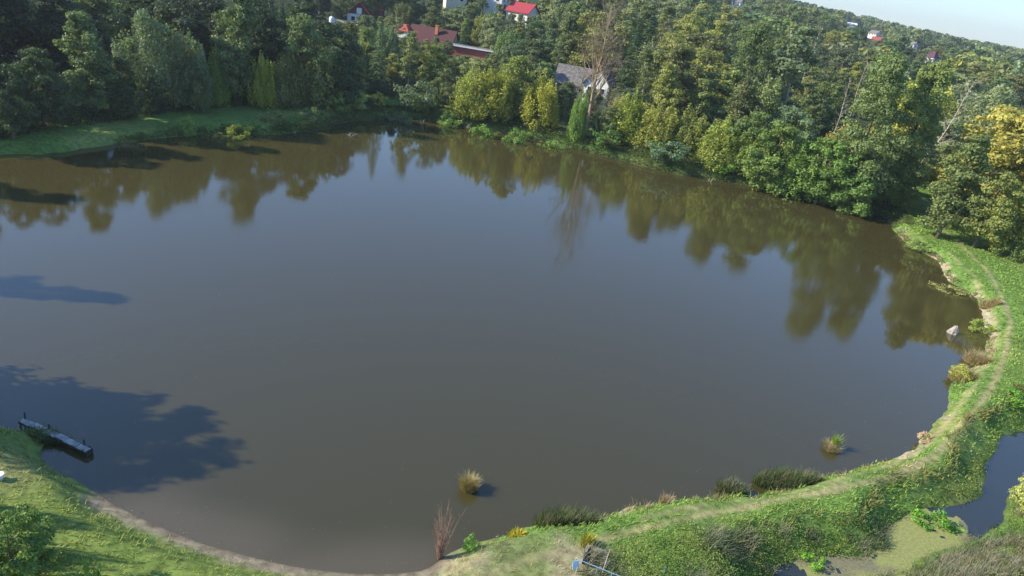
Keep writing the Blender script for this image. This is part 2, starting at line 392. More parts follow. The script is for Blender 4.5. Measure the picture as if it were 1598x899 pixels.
def crown_plume(seed, h=13, r=3.6, n=13000, K=60, leaf=.175):
    rng = rng_(seed); C = []
    for i in range(K):
        a = rng.uniform(0, 6.283); q = math.sqrt(rng.uniform(0, 1)); R = r * q * .85
        top = h * (1 - .38 * q ** 1.8) * rng.uniform(.62, 1.0); ln = h * rng.uniform(.10, .22)
        C.append((R * math.cos(a), R * math.sin(a), top - ln, r * rng.uniform(.12, .22), ln))
        if q > .35: C.append((R * 1.08 * math.cos(a + .4), R * 1.08 * math.sin(a + .4), top * rng.uniform(.15, .6), r * rng.uniform(.2, .32), ln * .8))
    C = np.array(C); K = len(C); id_ = rng.integers(0, K, n); Dv = rng.normal(size=(n, 3)); Dv /= np.linalg.norm(Dv, axis=1, keepdims=True)
    t = Dv[:, 2]; nar = np.where(t > 0, 1 - .55 * t, 1)
    P = C[id_, :3] + np.stack([Dv[:, 0] * C[id_, 3] * nar, Dv[:, 1] * C[id_, 3] * nar, Dv[:, 2] * C[id_, 4]], 1) * rng.uniform(.6, 1.1, n)[:, None]
    P[:, :2] *= 1.05 + .12 * (P[:, 2:3] / h); P[:, 2] = np.maximum(P[:, 2], .15)
    N = Dv * [1, 1, .4] + rng.normal(0, .5, (n, 3))
    return leafquads(P, N, leaf, rng), leafcol(rng, n, rng.uniform(.8, 1.25, K)[id_]), C
def crown_conifer(seed, h=16, r=3.6, leaf=.2):
    rng = rng_(seed); P = []; N = []; 
    L = 34
    for l in range(L):
        f = l / L; z = h * (.06 + .94 * f); R = r * (1 - f) ** .85 + .15; nb = int(7 + 7 * (1 - f))
        for b in range(nb):
            a = rng.uniform(0, 6.283); Rb = R * rng.uniform(.7, 1.12); k = int(6 + 12 * Rb / r * 1.6)
            t = np.sqrt(rng.uniform(.05, 1, k)); wdt = .32 * Rb * (1 - t) + .12
            off = rng.normal(0, 1, k) * wdt * .7
            x = Rb * t * math.cos(a) - off * math.sin(a); y = Rb * t * math.sin(a) + off * math.cos(a)
            zz = z - .38 * Rb * t + .12 * Rb * t * t + rng.normal(0, .07, k)
            P.append(np.stack([x, y, zz], 1)); N.append(np.tile([math.cos(a) * .5, math.sin(a) * .5, 1.], (k, 1)) + rng.normal(0, .35, (k, 3)))
    P = np.concatenate(P); N = np.concatenate(N); C = np.zeros((0, 4))
    return leafquads(P, N, leaf, rng, .5), leafcol(rng, len(P), None, .05), C
def crown_weep(seed, h=14, r=4.5, n=11000, K=60):
    rng = rng_(seed); V, Cc, C = crown_broad(seed, h, r, .35, n // 3, K, .2)
    m = n - n // 3; id_ = rng.integers(0, K, m); a = rng.uniform(0, 6.283, m); a = np.round(a * 3) / 3 + rng.normal(0, .05, m)
    rr = C[id_, 3] * 1.05; dn = rng.uniform(0, 1, m) * h * .22
    P = np.stack([C[id_, 0] + np.cos(a) * rr, C[id_, 1] + np.sin(a) * rr, C[id_, 2] - dn], 1); P[:, 2] = np.maximum(P[:, 2], .2)
    N = np.stack([np.cos(a), np.sin(a), 0 * a + .2], 1) + rng.normal(0, .4, (m, 3))
    return np.concatenate([V, leafquads(P, N, .17, rng, .4)]), np.concatenate([Cc, leafcol(rng, m)]), C
def trunk_mesh(name, seed, h, C, r0=.24, m=BARK, topf=.9, lean=.3, nl=14):
    rng = rng_(seed + 900); MBm = MB(); n = 8
    pts = [(lean * math.sin(i * .7 + seed) * .5 * i / n, lean * math.cos(i * .9 + seed) * .5 * i / n, -.4 + (h * topf + .4) * i / n) for i in range(n + 1)]
    rad = [r0 * (1.35 if i == 0 else 1) * (1 - .88 * i / n) for i in range(n + 1)]; MBm.poly(*tube(pts, rad, 8))
    if len(C):
        sel = rng.choice(len(C), min(nl, len(C)), replace=False)
        for k in sel:
            cx, cy, cz = C[k, :3]; z0 = max(h * .15, cz - math.hypot(cx, cy) * rng.uniform(.6, 1.0)); z0 = min(z0, h * topf * .85)
            i = z0 / (h * topf) * n; rr = r0 * (1 - .88 * i / n) * .5
            mid = (cx * .45 + rng.normal(0, .15), cy * .45 + rng.normal(0, .15), z0 + (cz - z0) * .6)
            MBm.poly(*tube([(0, 0, z0), mid, (cx, cy, cz)], [rr, rr * .65, rr * .2], 5))
    me = bpy.data.meshes.new(name); me.from_pydata(MBm.v, [], MBm.f); me.materials.append(m); me.polygons.foreach_set('use_smooth', [True] * len(me.polygons)); me.update(); return me
def bare_mesh(name, seed, h, m, spread=.5, r0=.22, depth=5, base_clear=.25, twigs=1.0, up=.25, limbs=26):
    """trunk tube mesh and a mesh of limbs and fine twigs"""
    rng = rng_(seed); tr = MB(); n = 10
    pts = [np.array([.25 * math.sin(i * .6 + seed), .25 * math.cos(i * .8 + seed), -.4 + (h * .93 + .4) * i / n]) for i in range(n + 1)]
    tr.poly(*tube(pts, [r0 * (1 - .9 * i / n) for i in range(n + 1)], 8))
    li = MB()
    def grow(p, d, ln, r, dep):
        k = 3; q_ = [p]; dd = d.copy()
        for i in range(k):
            dd = dd + rng.normal(0, .14, 3) + np.array([0, 0, up * .25]); dd /= np.linalg.norm(dd); q_.append(q_[-1] + dd * ln / k)
        li.poly(*tube(q_, [r, r * .8, r * .6, r * .35], 4 if dep < 3 else 3, False))
        if dep >= depth: return
        for i in range(rng.integers(2, 5) if dep < depth - 1 else int(4 * twigs)):
            t = rng.uniform(.25, 1); j = min(int(t * k), k - 1); s = q_[j] + (q_[j + 1] - q_[j]) * (t * k - j)
            e = dd + rng.normal(0, .55, 3); e /= np.linalg.norm(e); grow(s, e, ln * rng.uniform(.45, .7), r * .5, dep + 1)
    for i in range(limbs):
        f = base_clear + (1 - base_clear) * (i + .5) / limbs; j = min(int(f * n), n - 1); s = pts[j] + (pts[j + 1] - pts[j]) * (f * n - j)
        a = rng.uniform(0, 6.283); L_ = h * spread * (1 - .75 * (f - base_clear)) * rng.uniform(.35, .6)
        e = np.array([math.cos(a), math.sin(a), rng.uniform(.3, .9) + up]); e /= np.linalg.norm(e)
        grow(s, e, L_, max(.03, r0 * (1 - .85 * f) * .45), 2)
    def mk(nm, b_):
        me = bpy.data.meshes.new(nm); me.from_pydata([tuple(v) for v in b_.v], [], b_.f); me.materials.append(m); me.update(); return me
    return mk(name + '_trunk', tr), mk(name + '_branches', li)

PROTO = {}
def proto(key, fn, h, r0, m=BARK, **kw):
    V, C_, K = fn; PROTO[key] = (trunk_mesh('trunk', hash(key) % 97 if False else len(PROTO) * 7 + 3, h, K, r0, m, **kw), quadmesh('crown', V, C_), h)
for i in range(4): proto('broad%d' % i, crown_broad(10 + i, 14, 4.7), 14, .26)
for i in range(3): proto('tall%d' % i, crown_broad(30 + i, 19, 4.0, .10, 15000, 115, .215, 'tall', (.22, .38)), 19, .28, nl=20)
for i in range(3): proto('plume%d' % i, crown_plume(50 + i), 13, .16)
for i in range(2): proto('spruce%d' % i, crown_conifer(60 + i), 16, .2)
for i in range(2): proto('weep%d' % i, crown_weep(70 + i), 14, .2, PALEBARK)
for i in range(2): proto('thin%d' % i, crown_broad(80 + i, 17, 3.2, .30, 5000, 60, .2, 'tall', (.2, .34)), 17, .2, PALEBARK, nl=30)
for i in range(3): proto('far%d' % i, crown_broad(90 + i, 13, 5.0, .08, 1500, 34, .52), 13, .25, nl=4)
for i in range(3): proto('bush%d' % i, crown_broad(100 + i, 3.0, 2.0, .06, 1800, 26, .13, 'spread', (.25, .42)), 3, .05, topf=.6)
for i in range(2): proto('huge%d' % i, crown_broad(120 + i, 26, 6.6, .06, 30000, 170, .20, 'tall', (.17, .30)), 26, .4, nl=30)
for i in range(2): proto('maple%d' % i, crown_broad(110 + i, 6, 2.6, .12, 20000, 90, .085, 'round', (.16, .27)), 6, .1)

KINDS = {}
def tree(kind, x, y, h, tint, label, cat='tree', name='deciduous_tree', group=None, ws=1.0, seed=None, z=None, tm=None):
    tr, cr_, ph = PROTO[kind]; s = h / ph; z = gz(x, y) if z is None else z
    a = random.Random(int(x * 131 + y * 977)).uniform(0, 6.283)
    e = empty(name, (x, y, z), a, (s * ws, s * ws, s)); tag(e, label, cat, group)
    t = link('trunk', tr, e)
    if tm: t.material_slots[0].link = 'OBJECT'; t.material_slots[0].material = tm
    cobj = link('crown', cr_, e); cobj['tint'] = [float(q) for q in tint]
    return e
def solve_h(x, y, ty, z0):
    lo, hi = z0 + .3, z0 + 45
    for _ in range(30):
        mid = (lo + hi) / 2
        if project(x, y, mid)[1] > ty: lo = mid
        else: hi = mid
    return mid - z0
def pos_px(bx, by):
    x, y = gnd(bx, by, 1.0)
    for _ in range(6):
        x, y = gnd(bx, by, gz(x, y))
    return x, y

# leaf base colours; DK also holds painted shade for the left forest
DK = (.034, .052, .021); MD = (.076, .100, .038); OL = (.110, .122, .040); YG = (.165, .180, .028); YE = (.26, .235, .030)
GG = (.085, .110, .055); PG = (.125, .145, .075); BR = (.100, .150, .035); GO = (.205, .185, .045); BG = (.07, .10, .075)
KR = {'broa': .33, 'tall': .22, 'plum': .26  , 'thin': .12, 'spru': .2, 'far0': .38, 'far1': .38, 'far2': .38, 'bush': .66, 'mapl': .43, 'weep': .3, 'huge': .25}
placed = []       # (x, y, h, radius)
def T(kind, bx, by, ty, tint, label, ws=1.0, name='deciduous_tree', cat='tree', tm=None, D=None):
    if D is None and by < 335: by += 13 if bx < 560 else -6
    bx = bx - (bx - 416) / 2460 * (by - max(ty, 0)) * .5          # bx is where the crown's middle shows; the trunk stands plumb below it
    if D is None: x, y = pos_px(bx, by)
    else:
        dd = ray(bx, by); t = D / math.hypot(dd[0], dd[1]); x, y = dd[0] * t, dd[1] * t
    z = gz(x, y); h = solve_h(x, y, ty, z)
    tree(kind, x, y, h, tint, label, cat, name, ws=ws, z=z, tm=tm)
    placed.append((x, y, h, KR[kind[:4]] * h * ws)); return x, y, h

random.seed(4)
# --- the trees one can tell apart, from left to right along the far shore
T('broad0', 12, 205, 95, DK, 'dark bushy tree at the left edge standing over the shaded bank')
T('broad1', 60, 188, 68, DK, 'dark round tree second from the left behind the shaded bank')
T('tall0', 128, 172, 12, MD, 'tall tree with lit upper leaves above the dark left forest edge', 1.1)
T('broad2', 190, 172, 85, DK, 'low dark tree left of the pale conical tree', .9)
T('weep0', 232, 160, 8, GG, 'tall weeping birch with hanging pale twigs at the top left', .9, 'birch_tree')
T('broad3', 232, 168, 118, DK, 'small dark tree at the foot of the pale conical tree')
T('plume0', 287, 158, 26, GG, 'pale grey green conical poplar on the left bank forest edge', .95, 'poplar_tree')
T('broad1', 306, 162, 92, MD, 'dull green tree touching the right side of the pale conical poplar', .9)
T('plume1', 335, 152, 64, BR, 'small bright green pointed tree right of the pale conical poplar', .75)
T('tall1', 372, 150, -30, MD, 'tall green tree rising above the sunlit grass of the left bank')
T('plume2', 408, 156, 70, YG, 'slender yellow green tree at the back of the sunlit bank grass', .75)
T('plume0', 448, 154, 72, OL, 'bushy olive tree right of the slender yellow green one', 1.2)
T('plume1', 492, 152, 40, OL, 'olive tree with upright sprays left of the dark gap', 1.2)
T('broad2', 470, 150, 20, MD, 'mid green tree behind the olive sprays on the left bank')
T('broad0', 535, 156, 75, DK, 'dark green tree in the shade right of the olive trees')
T('spruce0', 592, 152, 28, (.060, .090, .040), 'tall loose green conifer right below the white gabled house', .9, 'conifer_tree', 'conifer')
T('thin0', 640, 158, 42, OL, 'thin tree with bare lower trunk left of the long red roof', 1.1)
T('broad3', 615, 160, 118, DK, 'dark low tree at the foot of the thin bare trunked tree')
T('broad1', 676, 160, 66, (.105, .120, .032), 'rounded olive tree in front of the long dark red roof', 1.15)
T('broad0', 695, 178, 104, (.075, .09, .035), 'dark rounded tree by the shore below the long red roof', 1.0)
T('bush0', 650, 180, 128, GG, 'low grey green round tree on the shore below the little red roof', 1.0)
T('plume2', 738, 190, 96, (.15, .165, .035), 'yellow olive tree left of the big yellow one on the far shore', 1.2)
T('plume0', 772, 196, 92, (.16, .165, .03), 'large yellow olive tree in the middle of the far shore', 1.25)
T('broad2', 805, 196, 84, (.11, .13, .03), 'mid green tree behind the bright yellow tree on the far shore')
T('plume1', 846, 206, 103, (.19, .185, .03), 'bright yellow green tree left of the grey roofed cottage', 1.15)
T('spruce1', 985, 190, 48, (.030, .055, .020), 'dark green spruce right of the dead brown tree', 1.15, 'spruce_tree', 'spruce')
T('plume2', 980, 232, 132, (.16, .18, .03), 'yellow green tree in front of the dark spruce', 1.3)
T('broad3', 955, 232, 165, MD, 'low green tree beside the ivy column by the shore')
T('plume0', 1028, 244, 150, (.15, .155, .034), 'yellow olive shore tree right of the spruce', 1.4)
T('broad0', 1052, 215, 98, GG, 'grey green willow standing behind the yellow shore trees', 1.0, 'willow_tree')
T('plume1', 1075, 252, 158, (.125, .135, .035), 'dull olive shore tree above the blue green reeds', 1.3)
T('thin1', 1100, 232, 108, MD, 'open tree with pale trunk showing above the shore trees', 1.3)
T('plume2', 1130, 268, 172, (.14, .16, .033), 'light yellow green shore tree right of the reeds', 1.4)
T('broad1', 1175, 278, 170, (.07, .10, .028), 'dark leafy tree leaning over the right far shore', 1.1)
T('plume0', 1165, 280, 196, (.12, .15, .03), 'small light green tree at the water on the right far shore', 1.2)
T('huge0', 1168, 225, 22, MD, 'broad tall green tree rising left of the grey green poplar', .85)
T('thin0', 1237, 235, 28, GG, 'tall grey green poplar with a bare pale lower trunk', 1.5, 'poplar_tree')
T('broad2', 1215, 292, 188, (.09, .125, .03), 'leafy green tree by the water below the tall poplar', 1.15)
T('plume1', 1255, 300, 205, (.10, .15, .03), 'bright leaved low tree on the shore below the leaning dead trunks', 1.4)
T('plume2', 1310, 285, 180, (.24, .19, .04), 'golden brown tree right of the leaning dead trunks', 1.1)
T('broad3', 1292, 312, 215, (.08, .125, .03), 'dark green bushy tree at the bend of the far shore', 1.2)
T('huge0', 1365, 318, 68, (.085, .110, .040), 'huge green tree left half of the tallest pair on the right shore', .9)
T('huge1', 1432, 322, 84, (.100, .125, .038), 'huge tree with yellowing top at the start of the dike', .95)
T('plume0', 1428, 270, 88, (.20, .20, .04), 'yellowing tree top between the two huge trees by the dike', 1.1)
T('broad0', 1335, 322, 235, (.075, .12, .03), 'low leafy tree at the foot of the huge tree pair', 1.2)
T('broad1', 1395, 328, 245, (.10, .14, .035), 'light green low tree just left of where the dike begins', 1.0)
T('tall2', 1500, 372, 200, (.085, .105, .035), 'grey green tree right of the dark gap at the dike', 1.1)
T('broad2', 1550, 352, 165, GO, 'round golden yellow tree at the right edge of the forest', 1.2)
T('broad3', 1610, 360, 172, (.19, .175, .05), 'second golden tree cut by the right edge of the photo', 1.2)
T('plume1', 1612, 398, 252, (.17, .17, .035), 'low golden orange tree beside the grassy dike', .9)
T('broad0', 1548, 386, 262, (.11, .125, .035), 'olive green tree overhanging the dike path', 1.1)
T('broad1', 1665, 430, 330, MD, 'green tree cut by the right edge beside the dike', 1.0)
T('broad1', 1480, 352, 290, (.09, .11, .035), 'small dull tree in the dark gap at the end of the dike', .8)
T('weep1', 1540, 300, 128, PG, 'pale silvery willow behind the golden trees on the right', 1.0, 'willow_tree')
T('maple0', 22, 935, 800, (.075, .115, .03), 'bright green young maple in the lower left corner', .85, 'maple_tree')

T('plume1', 905, 226, 128, (.10, .15, .035), 'narrow column of ivy hanging over a stump by the far water', .55, 'ivy_covered_tree')
T('thin1', 880, 222, 150, MD, 'thin leafy tree left of the ivy column', 1.0)
T('broad2', 930, 226, 172, (.07, .10, .03), 'dark low tree right of the ivy column', .8)
T('broad1', 760, 165, 88, OL, 'olive round tree in front of the low brick red building', .9)
# off to the left of the frame: the trees whose shadows fall on the water and the bank
def shadow_tree(kind, tip, h, ws=1.0, z0=0.0, dx=0.0):
    gx_, gy_ = gnd(tip[0], tip[1], z0); L_ = (h - z0) / math.tan(SUN_EL)
    x, y = gx_ - (L_ + h * .12) * math.cos(SUN_AZ) + dx, gy_ - (L_ + h * .12) * math.sin(SUN_AZ)
    tree(kind, x, y, h, MD, 'green tree on the left shore whose shadow reaches across the water', group='trees beside the left shore', ws=ws); placed.append((x, y, h, 4))
shadow_tree('broad0', (325, 668), 16, .9); shadow_tree('broad1', (372, 718), 15, .85); shadow_tree('broad2', (225, 668), 15, .7)
shadow_tree('tall0', (200, 469), 17, .7); shadow_tree('tall1', (143, 316), 18, .9)
shadow_tree('plume0', (165, 822), 7, .42, 1.3); shadow_tree('plume1', (200, 880), 7, .45, 1.3); shadow_tree('broad3', (62, 684), 13, .6, 1.0)
for i, (x, y, h, k) in enumerate([(-76, 80, 15, 'broad2'), (-82, 90, 18, 'broad3'), (-88, 99, 20, 'tall2'), (-82, 107, 19, 'broad1'), (-70, 112, 17, 'broad0')]):
    tree(k, x, y, h, MD, 'green tree on the left shore whose shadow reaches across the water', group='trees beside the left shore'); placed.append((x, y, h, 4))

# --- dead and bare trees
def bare(name, seed, bx, by, ty, m, label, spread=.5, r0=.22, D=None, tilt=0.0, **kw):
    x, y = pos_px(bx, by) if D is None else (0, 0)
    if D is not None:
        dd = ray(bx, by); t = D / math.hypot(dd[0], dd[1]); x, y = dd[0] * t, dd[1] * t
    z = gz(x, y); h = solve_h(x, y, ty, z)
    tm_, lm = bare_mesh(name, seed, h, m, spread, r0, **kw)
    e = empty(name, (x, y, z)); e.rotation_euler = (0, tilt, 0); tag(e, label, 'tree'); link('trunk', tm_, e); link('branches', lm, e)
    placed.append((x, y, h, 2)); return e
bare('dead_tree', 3, 916, 205, -12, TWIG, 'tall dead tree with brown bare twigs in front of the cottage', .52, .36, depth=6, base_clear=.2, twigs=1.6, up=.5, limbs=44)
bare('dead_tree', 15, 938, 222, 132, TWIG, 'low leafless brown thicket in front of the white gabled cottage', 1.0, .12, depth=5, base_clear=.1, twigs=1.3)
bare('dead_tree', 5, 1278, 262, 112, PALEBARK, 'pale leaning dead trunk, the lower of the two leaning ones', .14, .16, tilt=.05, depth=3, base_clear=.45)
bare('dead_tree', 6, 1300, 250, 84, PALEBARK, 'taller pale dead trunk with thin brown side twigs', .22, .2, tilt=.03, depth=4, base_clear=.3)
bare('dead_tree', 8, 1150, 175, 92, PALEBARK, 'small bare whitish tree high on the wooded slope', .5, .2, D=190, depth=4, base_clear=.25)
bare('dead_tree', 9, 1265, 90, 32, PALEBARK, 'thin bare grey tree near the skyline on the right', .4, .2, D=240, depth=4)
bare('dead_tree', 11, 1470, 140, 95, PALEBARK, 'broken pale bare limb beside the yellowing tree top', .4, .2, D=150, tilt=.25, depth=3)

# ------------------------------------------------------------------ houses
WHITE = mat('white_render', (.72, .70, .65), .8, (3, .06)); CREAM = mat('cream_render', (.62, .56, .42), .8, (3, .08))
REDT = mat('red_tiles', (.36, .075, .045), .7, (4, .2)); DREDT = mat('dark_red_tiles', (.085, .028, .028), .75, (4, .25)); BRED = mat('bright_red_roof', (.34, .04, .05), .6, (3, .1))
GREYR = mat('grey_sheet_roof', (.17, .155, .14), .85, (2, .45)); SLATE = mat('slate_roof', (.09, .095, .11), .7, (4, .3)); WOOD = mat('brown_boards', (.11, .065, .04), .8, (5, .3))
GLASS = mat('window_glass', (.03, .035, .04), .1, spec=.6); ORB = mat('orange_brick', (.48, .20, .10), .85, (9, .2)); STONE = mat('stone_wall', (.30, .25, .19), .9, (2, .35))
WHITEP = mat('white_paint', (.78, .78, .76), .5)
def house(D, px, py, rz, W, L, hw, hr, wall, roof, label, gable=None, chim=None, name='house', zoff=None, over=.5, top_py=None, hip=False, windows=True):
    dd = ray(px, py); t = D / math.hypot(dd[0], dd[1]); x, y = dd[0] * t, dd[1] * t
    # base height so that the ridge comes where the sight line through the pixel passes
    ridge = CAMH + dd[2] * t; z = ridge - hw - hr
    e = empty(name, (x, y, z), rz); tag(e, label, 'house')
    b = MB(); b.box((0, 0, hw / 2 - 3), (W, L, hw + 6)); b.build('wall', wall, e)
    if not hip:
        for s in (-1, 1):
            gb = MB(); y0 = s * (L / 2 - .12); V = [(-W / 2, y0 - .1, hw), (W / 2, y0 - .1, hw), (0, y0 - .1, hw + hr - .15), (-W / 2, y0 + .1, hw), (W / 2, y0 + .1, hw), (0, y0 + .1, hw + hr - .15)]
            gb.poly(V, [(0, 1, 2), (5, 4, 3), (0, 3, 4, 1), (1, 4, 5, 2), (2, 5, 3, 0)]); gb.build('gable', gable or wall, e)
    r = MB(); Lo = L / 2 + over; Wo = W / 2 + over; dz = hr / (W / 2) * over; th = .36
    if hip:
        V = [(-Wo, -Lo, hw - dz), (Wo, -Lo, hw - dz), (Wo, Lo, hw - dz), (-Wo, Lo, hw - dz), (0, -Lo * .25, hw + hr), (0, Lo * .25, hw + hr)]
        r.poly(V, [(0, 1, 4), (1, 2, 5, 4), (2, 3, 5), (3, 0, 4, 5), (3, 2, 1, 0)])
    else:
        for s in (-1, 1):
            A = [(s * Wo, -Lo, hw - dz), (s * Wo, Lo, hw - dz), (s * .002, Lo, hw + hr), (s * .002, -Lo, hw + hr)]
            V = A + [(p[0], p[1], p[2] + th) for p in A]; r.poly(V, [(0, 1, 2, 3), (7, 6, 5, 4), (0, 4, 5, 1), (1, 5, 6, 2), (2, 6, 7, 3), (3, 7, 4, 0)])
    ro = r.build('roof', roof, e)
    if chim:
        cx, cy = chim; c = MB(); c.box((cx, cy, hw + hr - .1), (.75, .9, 2.4)); c.box((cx, cy, hw + hr + 1.15), (.95, 1.1, .18)); c.build('chimney', ORB, ro)
    if windows:
        wins = []
        for s in (-1, 1):
            for k in range(max(1, int(W // 3))): wins.append(((k + .5) * W / max(1, int(W // 3)) - W / 2, s * L / 2, 0))
            for k in range(max(1, int(L // 3.2))): wins.append((s * W / 2, (k + .5) * L / max(1, int(L // 3.2)) - L / 2, 1))
        for (wx, wy, ax) in wins:
            zc = hw - 1.35; sx = math.copysign(1, wy) if ax == 0 else math.copysign(1, wx)
            f = MB(); g_ = MB()
            if ax == 0: f.box((wx, wy + sx * .02, zc), (1.3, .12, 1.4)); g_.box((wx, wy + sx * .085, zc), (1.06, .03, 1.16))
            else: f.box((wx + sx * .02, wy, zc), (.12, 1.3, 1.4)); g_.box((wx + sx * .085, wy, zc), (.03, 1.06, 1.16))
            fo = f.build('window', WHITEP, e); g_.build('pane', GLASS, fo)
    return e, x, y, z
houses = []   # keep-clear boxes (px0, py0, px1, py1, D)
R = math.radians
e, hx, hy, hz = house(235, 563, 3, R(10), 6.8, 8, 4.4, 3.4, WHITE, REDT, 'white house with brown wooden gable and red roof on the hillside', gable=WOOD, chim=(2.0, 2.0), over=.75)
b = MB(); b.box((0, -4.12, 5.4), (1.5, .08, 1.7)); b.build('gable_window', WHITEP, e); b = MB(); b.box((5.6, 3, 3.2), (3.0, 4, 6)); b.build('annex_wall', WOOD, e)
b = MB(); b.box((5.6, 3, 6.4), (3.6, 4.6, .5), 0, .6); b.build('annex_roof', REDT, e)
houses.append((545, -2, 606, 36, 235))
e, hx, hy, hz = house(215, 678, 45, R(76), 8, 13.5, 3.2, 4.0, WHITE, DREDT, 'long house with dark red roof and orange chimney above the far shore', chim=(-1.6, -1.5))
b = MB(); b.box((-1.5, 8.7, 2.2), (4.6, 4.4, 7.2)); b.build('side_wing', WHITE, e); b = MB(); b.box((-1.5, 8.7, 6.3), (5.4, 5.2, 1.7), 0, .35); b.build('wing_roof', REDT, e)
houses.append((633, 40, 712, 66, 215))
def simple_at(D, px, py):
    dd = ray(px, py); t = D / math.hypot(dd[0], dd[1]); return dd[0] * t, dd[1] * t, CAMH + dd[2] * t
x, y, z = simple_at(200, 735, 74)
e = empty('terrace_building', (x, y, z - 3.0), R(-6)); tag(e, 'low long building with brick red wall and pale flat roof edge', 'building')
b = MB(); b.box((0, 0, .4), (10, 4, 4.8)); b.build('wall', mat('brick_red_wall', (.36, .10, .075), .8, (3, .2)), e)
b = MB(); b.box((.6, 0, 3.0), (12.5, 4.8, .28)); b.build('flat_roof', GREYR, e); b = MB(); b.box((.6, -2.5, 3.05), (12.6, .18, .34)); b.build('fascia', WHITEP, e)
b = MB(); b.box((2, -4.2, .25), (9.5, 3.8, .25)); b.build('lower_roof', GREYR, e); b = MB(); b.box((2, -4.2, -1.9), (9.1, 3.4, 4)); b.build('lower_wall', STONE, e)
houses.append((712, 66, 768, 94, 200))
house(195, 639, 91, R(20), 3.2, 3.2, 2, 1.3, CREAM, REDT, 'tiny hut with red roof half hidden in the trees', name='hut', windows=False); houses.append((634, 88, 646, 100, 195))
e, hx, hy, hz = house(172, 902, 106, R(80), 7.5, 8.5, 3.2, 3.4, STONE, GREYR, 'stone cottage with grey brown roof behind the dead tree'); houses.append((876, 106, 930, 138, 172))
e, hx, hy, hz = house(168, 943, 104, R(-20), 6, 6.5, 3.4, 3.8, WHITE, SLATE, 'white gabled cottage with dark roof behind the dead tree'); houses.append((922, 104, 968, 150, 168))
house(270, 818, 6, R(62), 8, 9, 3.4, 2.8, WHITE, BRED, 'white house with bright red roof at the top of the photo'); houses.append((795, 4, 840, 28, 270))
house(262, 712, -20, R(15), 7, 9, 4.6, 2.2, CREAM, GREYR, 'cream walled house cut by the top edge of the photo'); houses.append((698, -5, 722, 14, 262))
house(275, 778, -17, R(70), 7, 7, 3, 2, WHITE, GREYR, 'white walled house at the top edge left of the bright red roof'); houses.append((766, -5, 794, 9, 275))
house(900, 1367, 48, R(30), 8, 10, 4, 3, WHITE, GREYR, 'distant white house below the skyline'); houses.append((1358, 44, 1378, 64, 900))
house(820, 1369, 58, R(60), 8, 8, 3, 2.6, WHITE, REDT, 'distant house with a red roof right below the white one')
house(1000, 1330, 36, R(80), 5, 11, 2.4, 1.6, WHITE, WHITEP, 'distant long white roof just under the skyline'); houses.append((1322, 35, 1338, 43, 1000))
house(700, 1428, 66, R(10), 4, 5, 4, 1.6, WHITE, GREYR, 'small distant white house standing alone in the right woods'); houses.append((1422, 63, 1436, 73, 700))
house(520, 1459, 80, R(30), 5.2, 5.2, 1.8, 3.2, WHITE, mat('maroon_tiles', (.10, .03, .05), .7, (4, .2)), 'small distant house with pointed maroon roof', hip=True); houses.append((1452, 80, 1468, 92, 520))
house(620, 1152, -1, R(60), 6, 7, 3, 2, WHITE, GREYR, 'pale house on the skyline above the wooded slope'); houses.append((1143, -4, 1165, 9, 620))
x, y, z = simple_at(225, 518, 28)
e = empty('garden_tank', (x, y, z - 1.2)); tag(e, 'round white tank beside a pale wall left of the gabled house', 'tank')
V, Fs = tube([(0, 0, -3), (0, 0, .9), (0, 0, 1.4), (0, 0, 1.7)], [.8, .8, .65, .2], 14); MB().poly(V, Fs).build('tank_body', WHITEP, e, True)
V, Fs = tube([(0, 0, 1.65), (0, 0, 1.95)], [.3, .3], 10); MB().poly(V, Fs).build('lid', GREYR, e)
e = empty('garden_wall', (x + 4, y + 2, z - 1.4), R(-8)); tag(e, 'low pale garden wall between the white tank and the gabled house', 'wall')
b = MB(); b.box((0, 0, -.9), (13, .3, 4)); b.build('wall_panel', CREAM, e); b = MB(); b.box((0, 0, 1.17), (13.2, .42, .12)); b.build('coping', GREYR, e)
houses.append((505, 22, 545, 34, 225))

# ------------------------------------------------------------------ forest fill, front to back, keeping what can be seen
CS = 4; cov = np.zeros((225, 400), bool)
def cells(x, y, z, h, r):
    bx0, by0, dep = project(x, y, z + h * .08); tx, ty, _ = project(x, y, z + h); rp = r * F / dep
    return min(bx0, tx) - rp, min(ty, by0), max(bx0, tx) + rp, max(ty, by0), bx0, tx, rp
def cover(b, mark=True):
    x0, y0, x1, y1, bx0, tx, rp = b
    i0, i1 = int(max(0, x0 // CS)), int(min(400, x1 // CS + 1)); j0, j1 = int(max(0, y0 // CS)), int(min(225, y1 // CS + 1))
    if i0 >= i1 or j0 >= j1: return 0, 0
    J, I = np.mgrid[j0:j1, i0:i1]; t = ((J + .5) * CS - y0) / max(1, y1 - y0); cx = tx + (bx0 - tx) * t
    e = (((I + .5) * CS - cx) / (rp * .78)) ** 2 + ((t - .5) / .46) ** 2 < 1
    s = cov[j0:j1, i0:i1]; free = (e & ~s).sum(); tot = e.sum()
    if mark: s |= e
    return free, tot
cand = []
rs = random.Random(11)
for k in range(26000):
    D = 128 + 420 * rs.random() ** 1.5; az = rs.uniform(-.78, .70)
    cand.append((D * math.sin(az), D * math.cos(az)))
allp = sorted(placed, key=lambda p: math.hypot(p[0], p[1])); mp = {}
for p in allp: cover(cells(p[0], p[1], gz(p[0], p[1]), p[2], p[3] * .8))
cand = np.array(cand); sdv, _, _ = fields(cand[:, 0], cand[:, 1])
cand = cand[(sdv > 9) & ~((cand[:, 0] > 44) & (cand[:, 1] < 124))]; cand = cand[np.argsort(np.hypot(cand[:, 0], cand[:, 1]))]
cz_ = ground_z(cand[:, 0], cand[:, 1])
taken = [(p[0], p[1], p[3] * .6) for p in placed]; tk = np.array([(a, b_) for a, b_, _ in taken]); nfill = 0
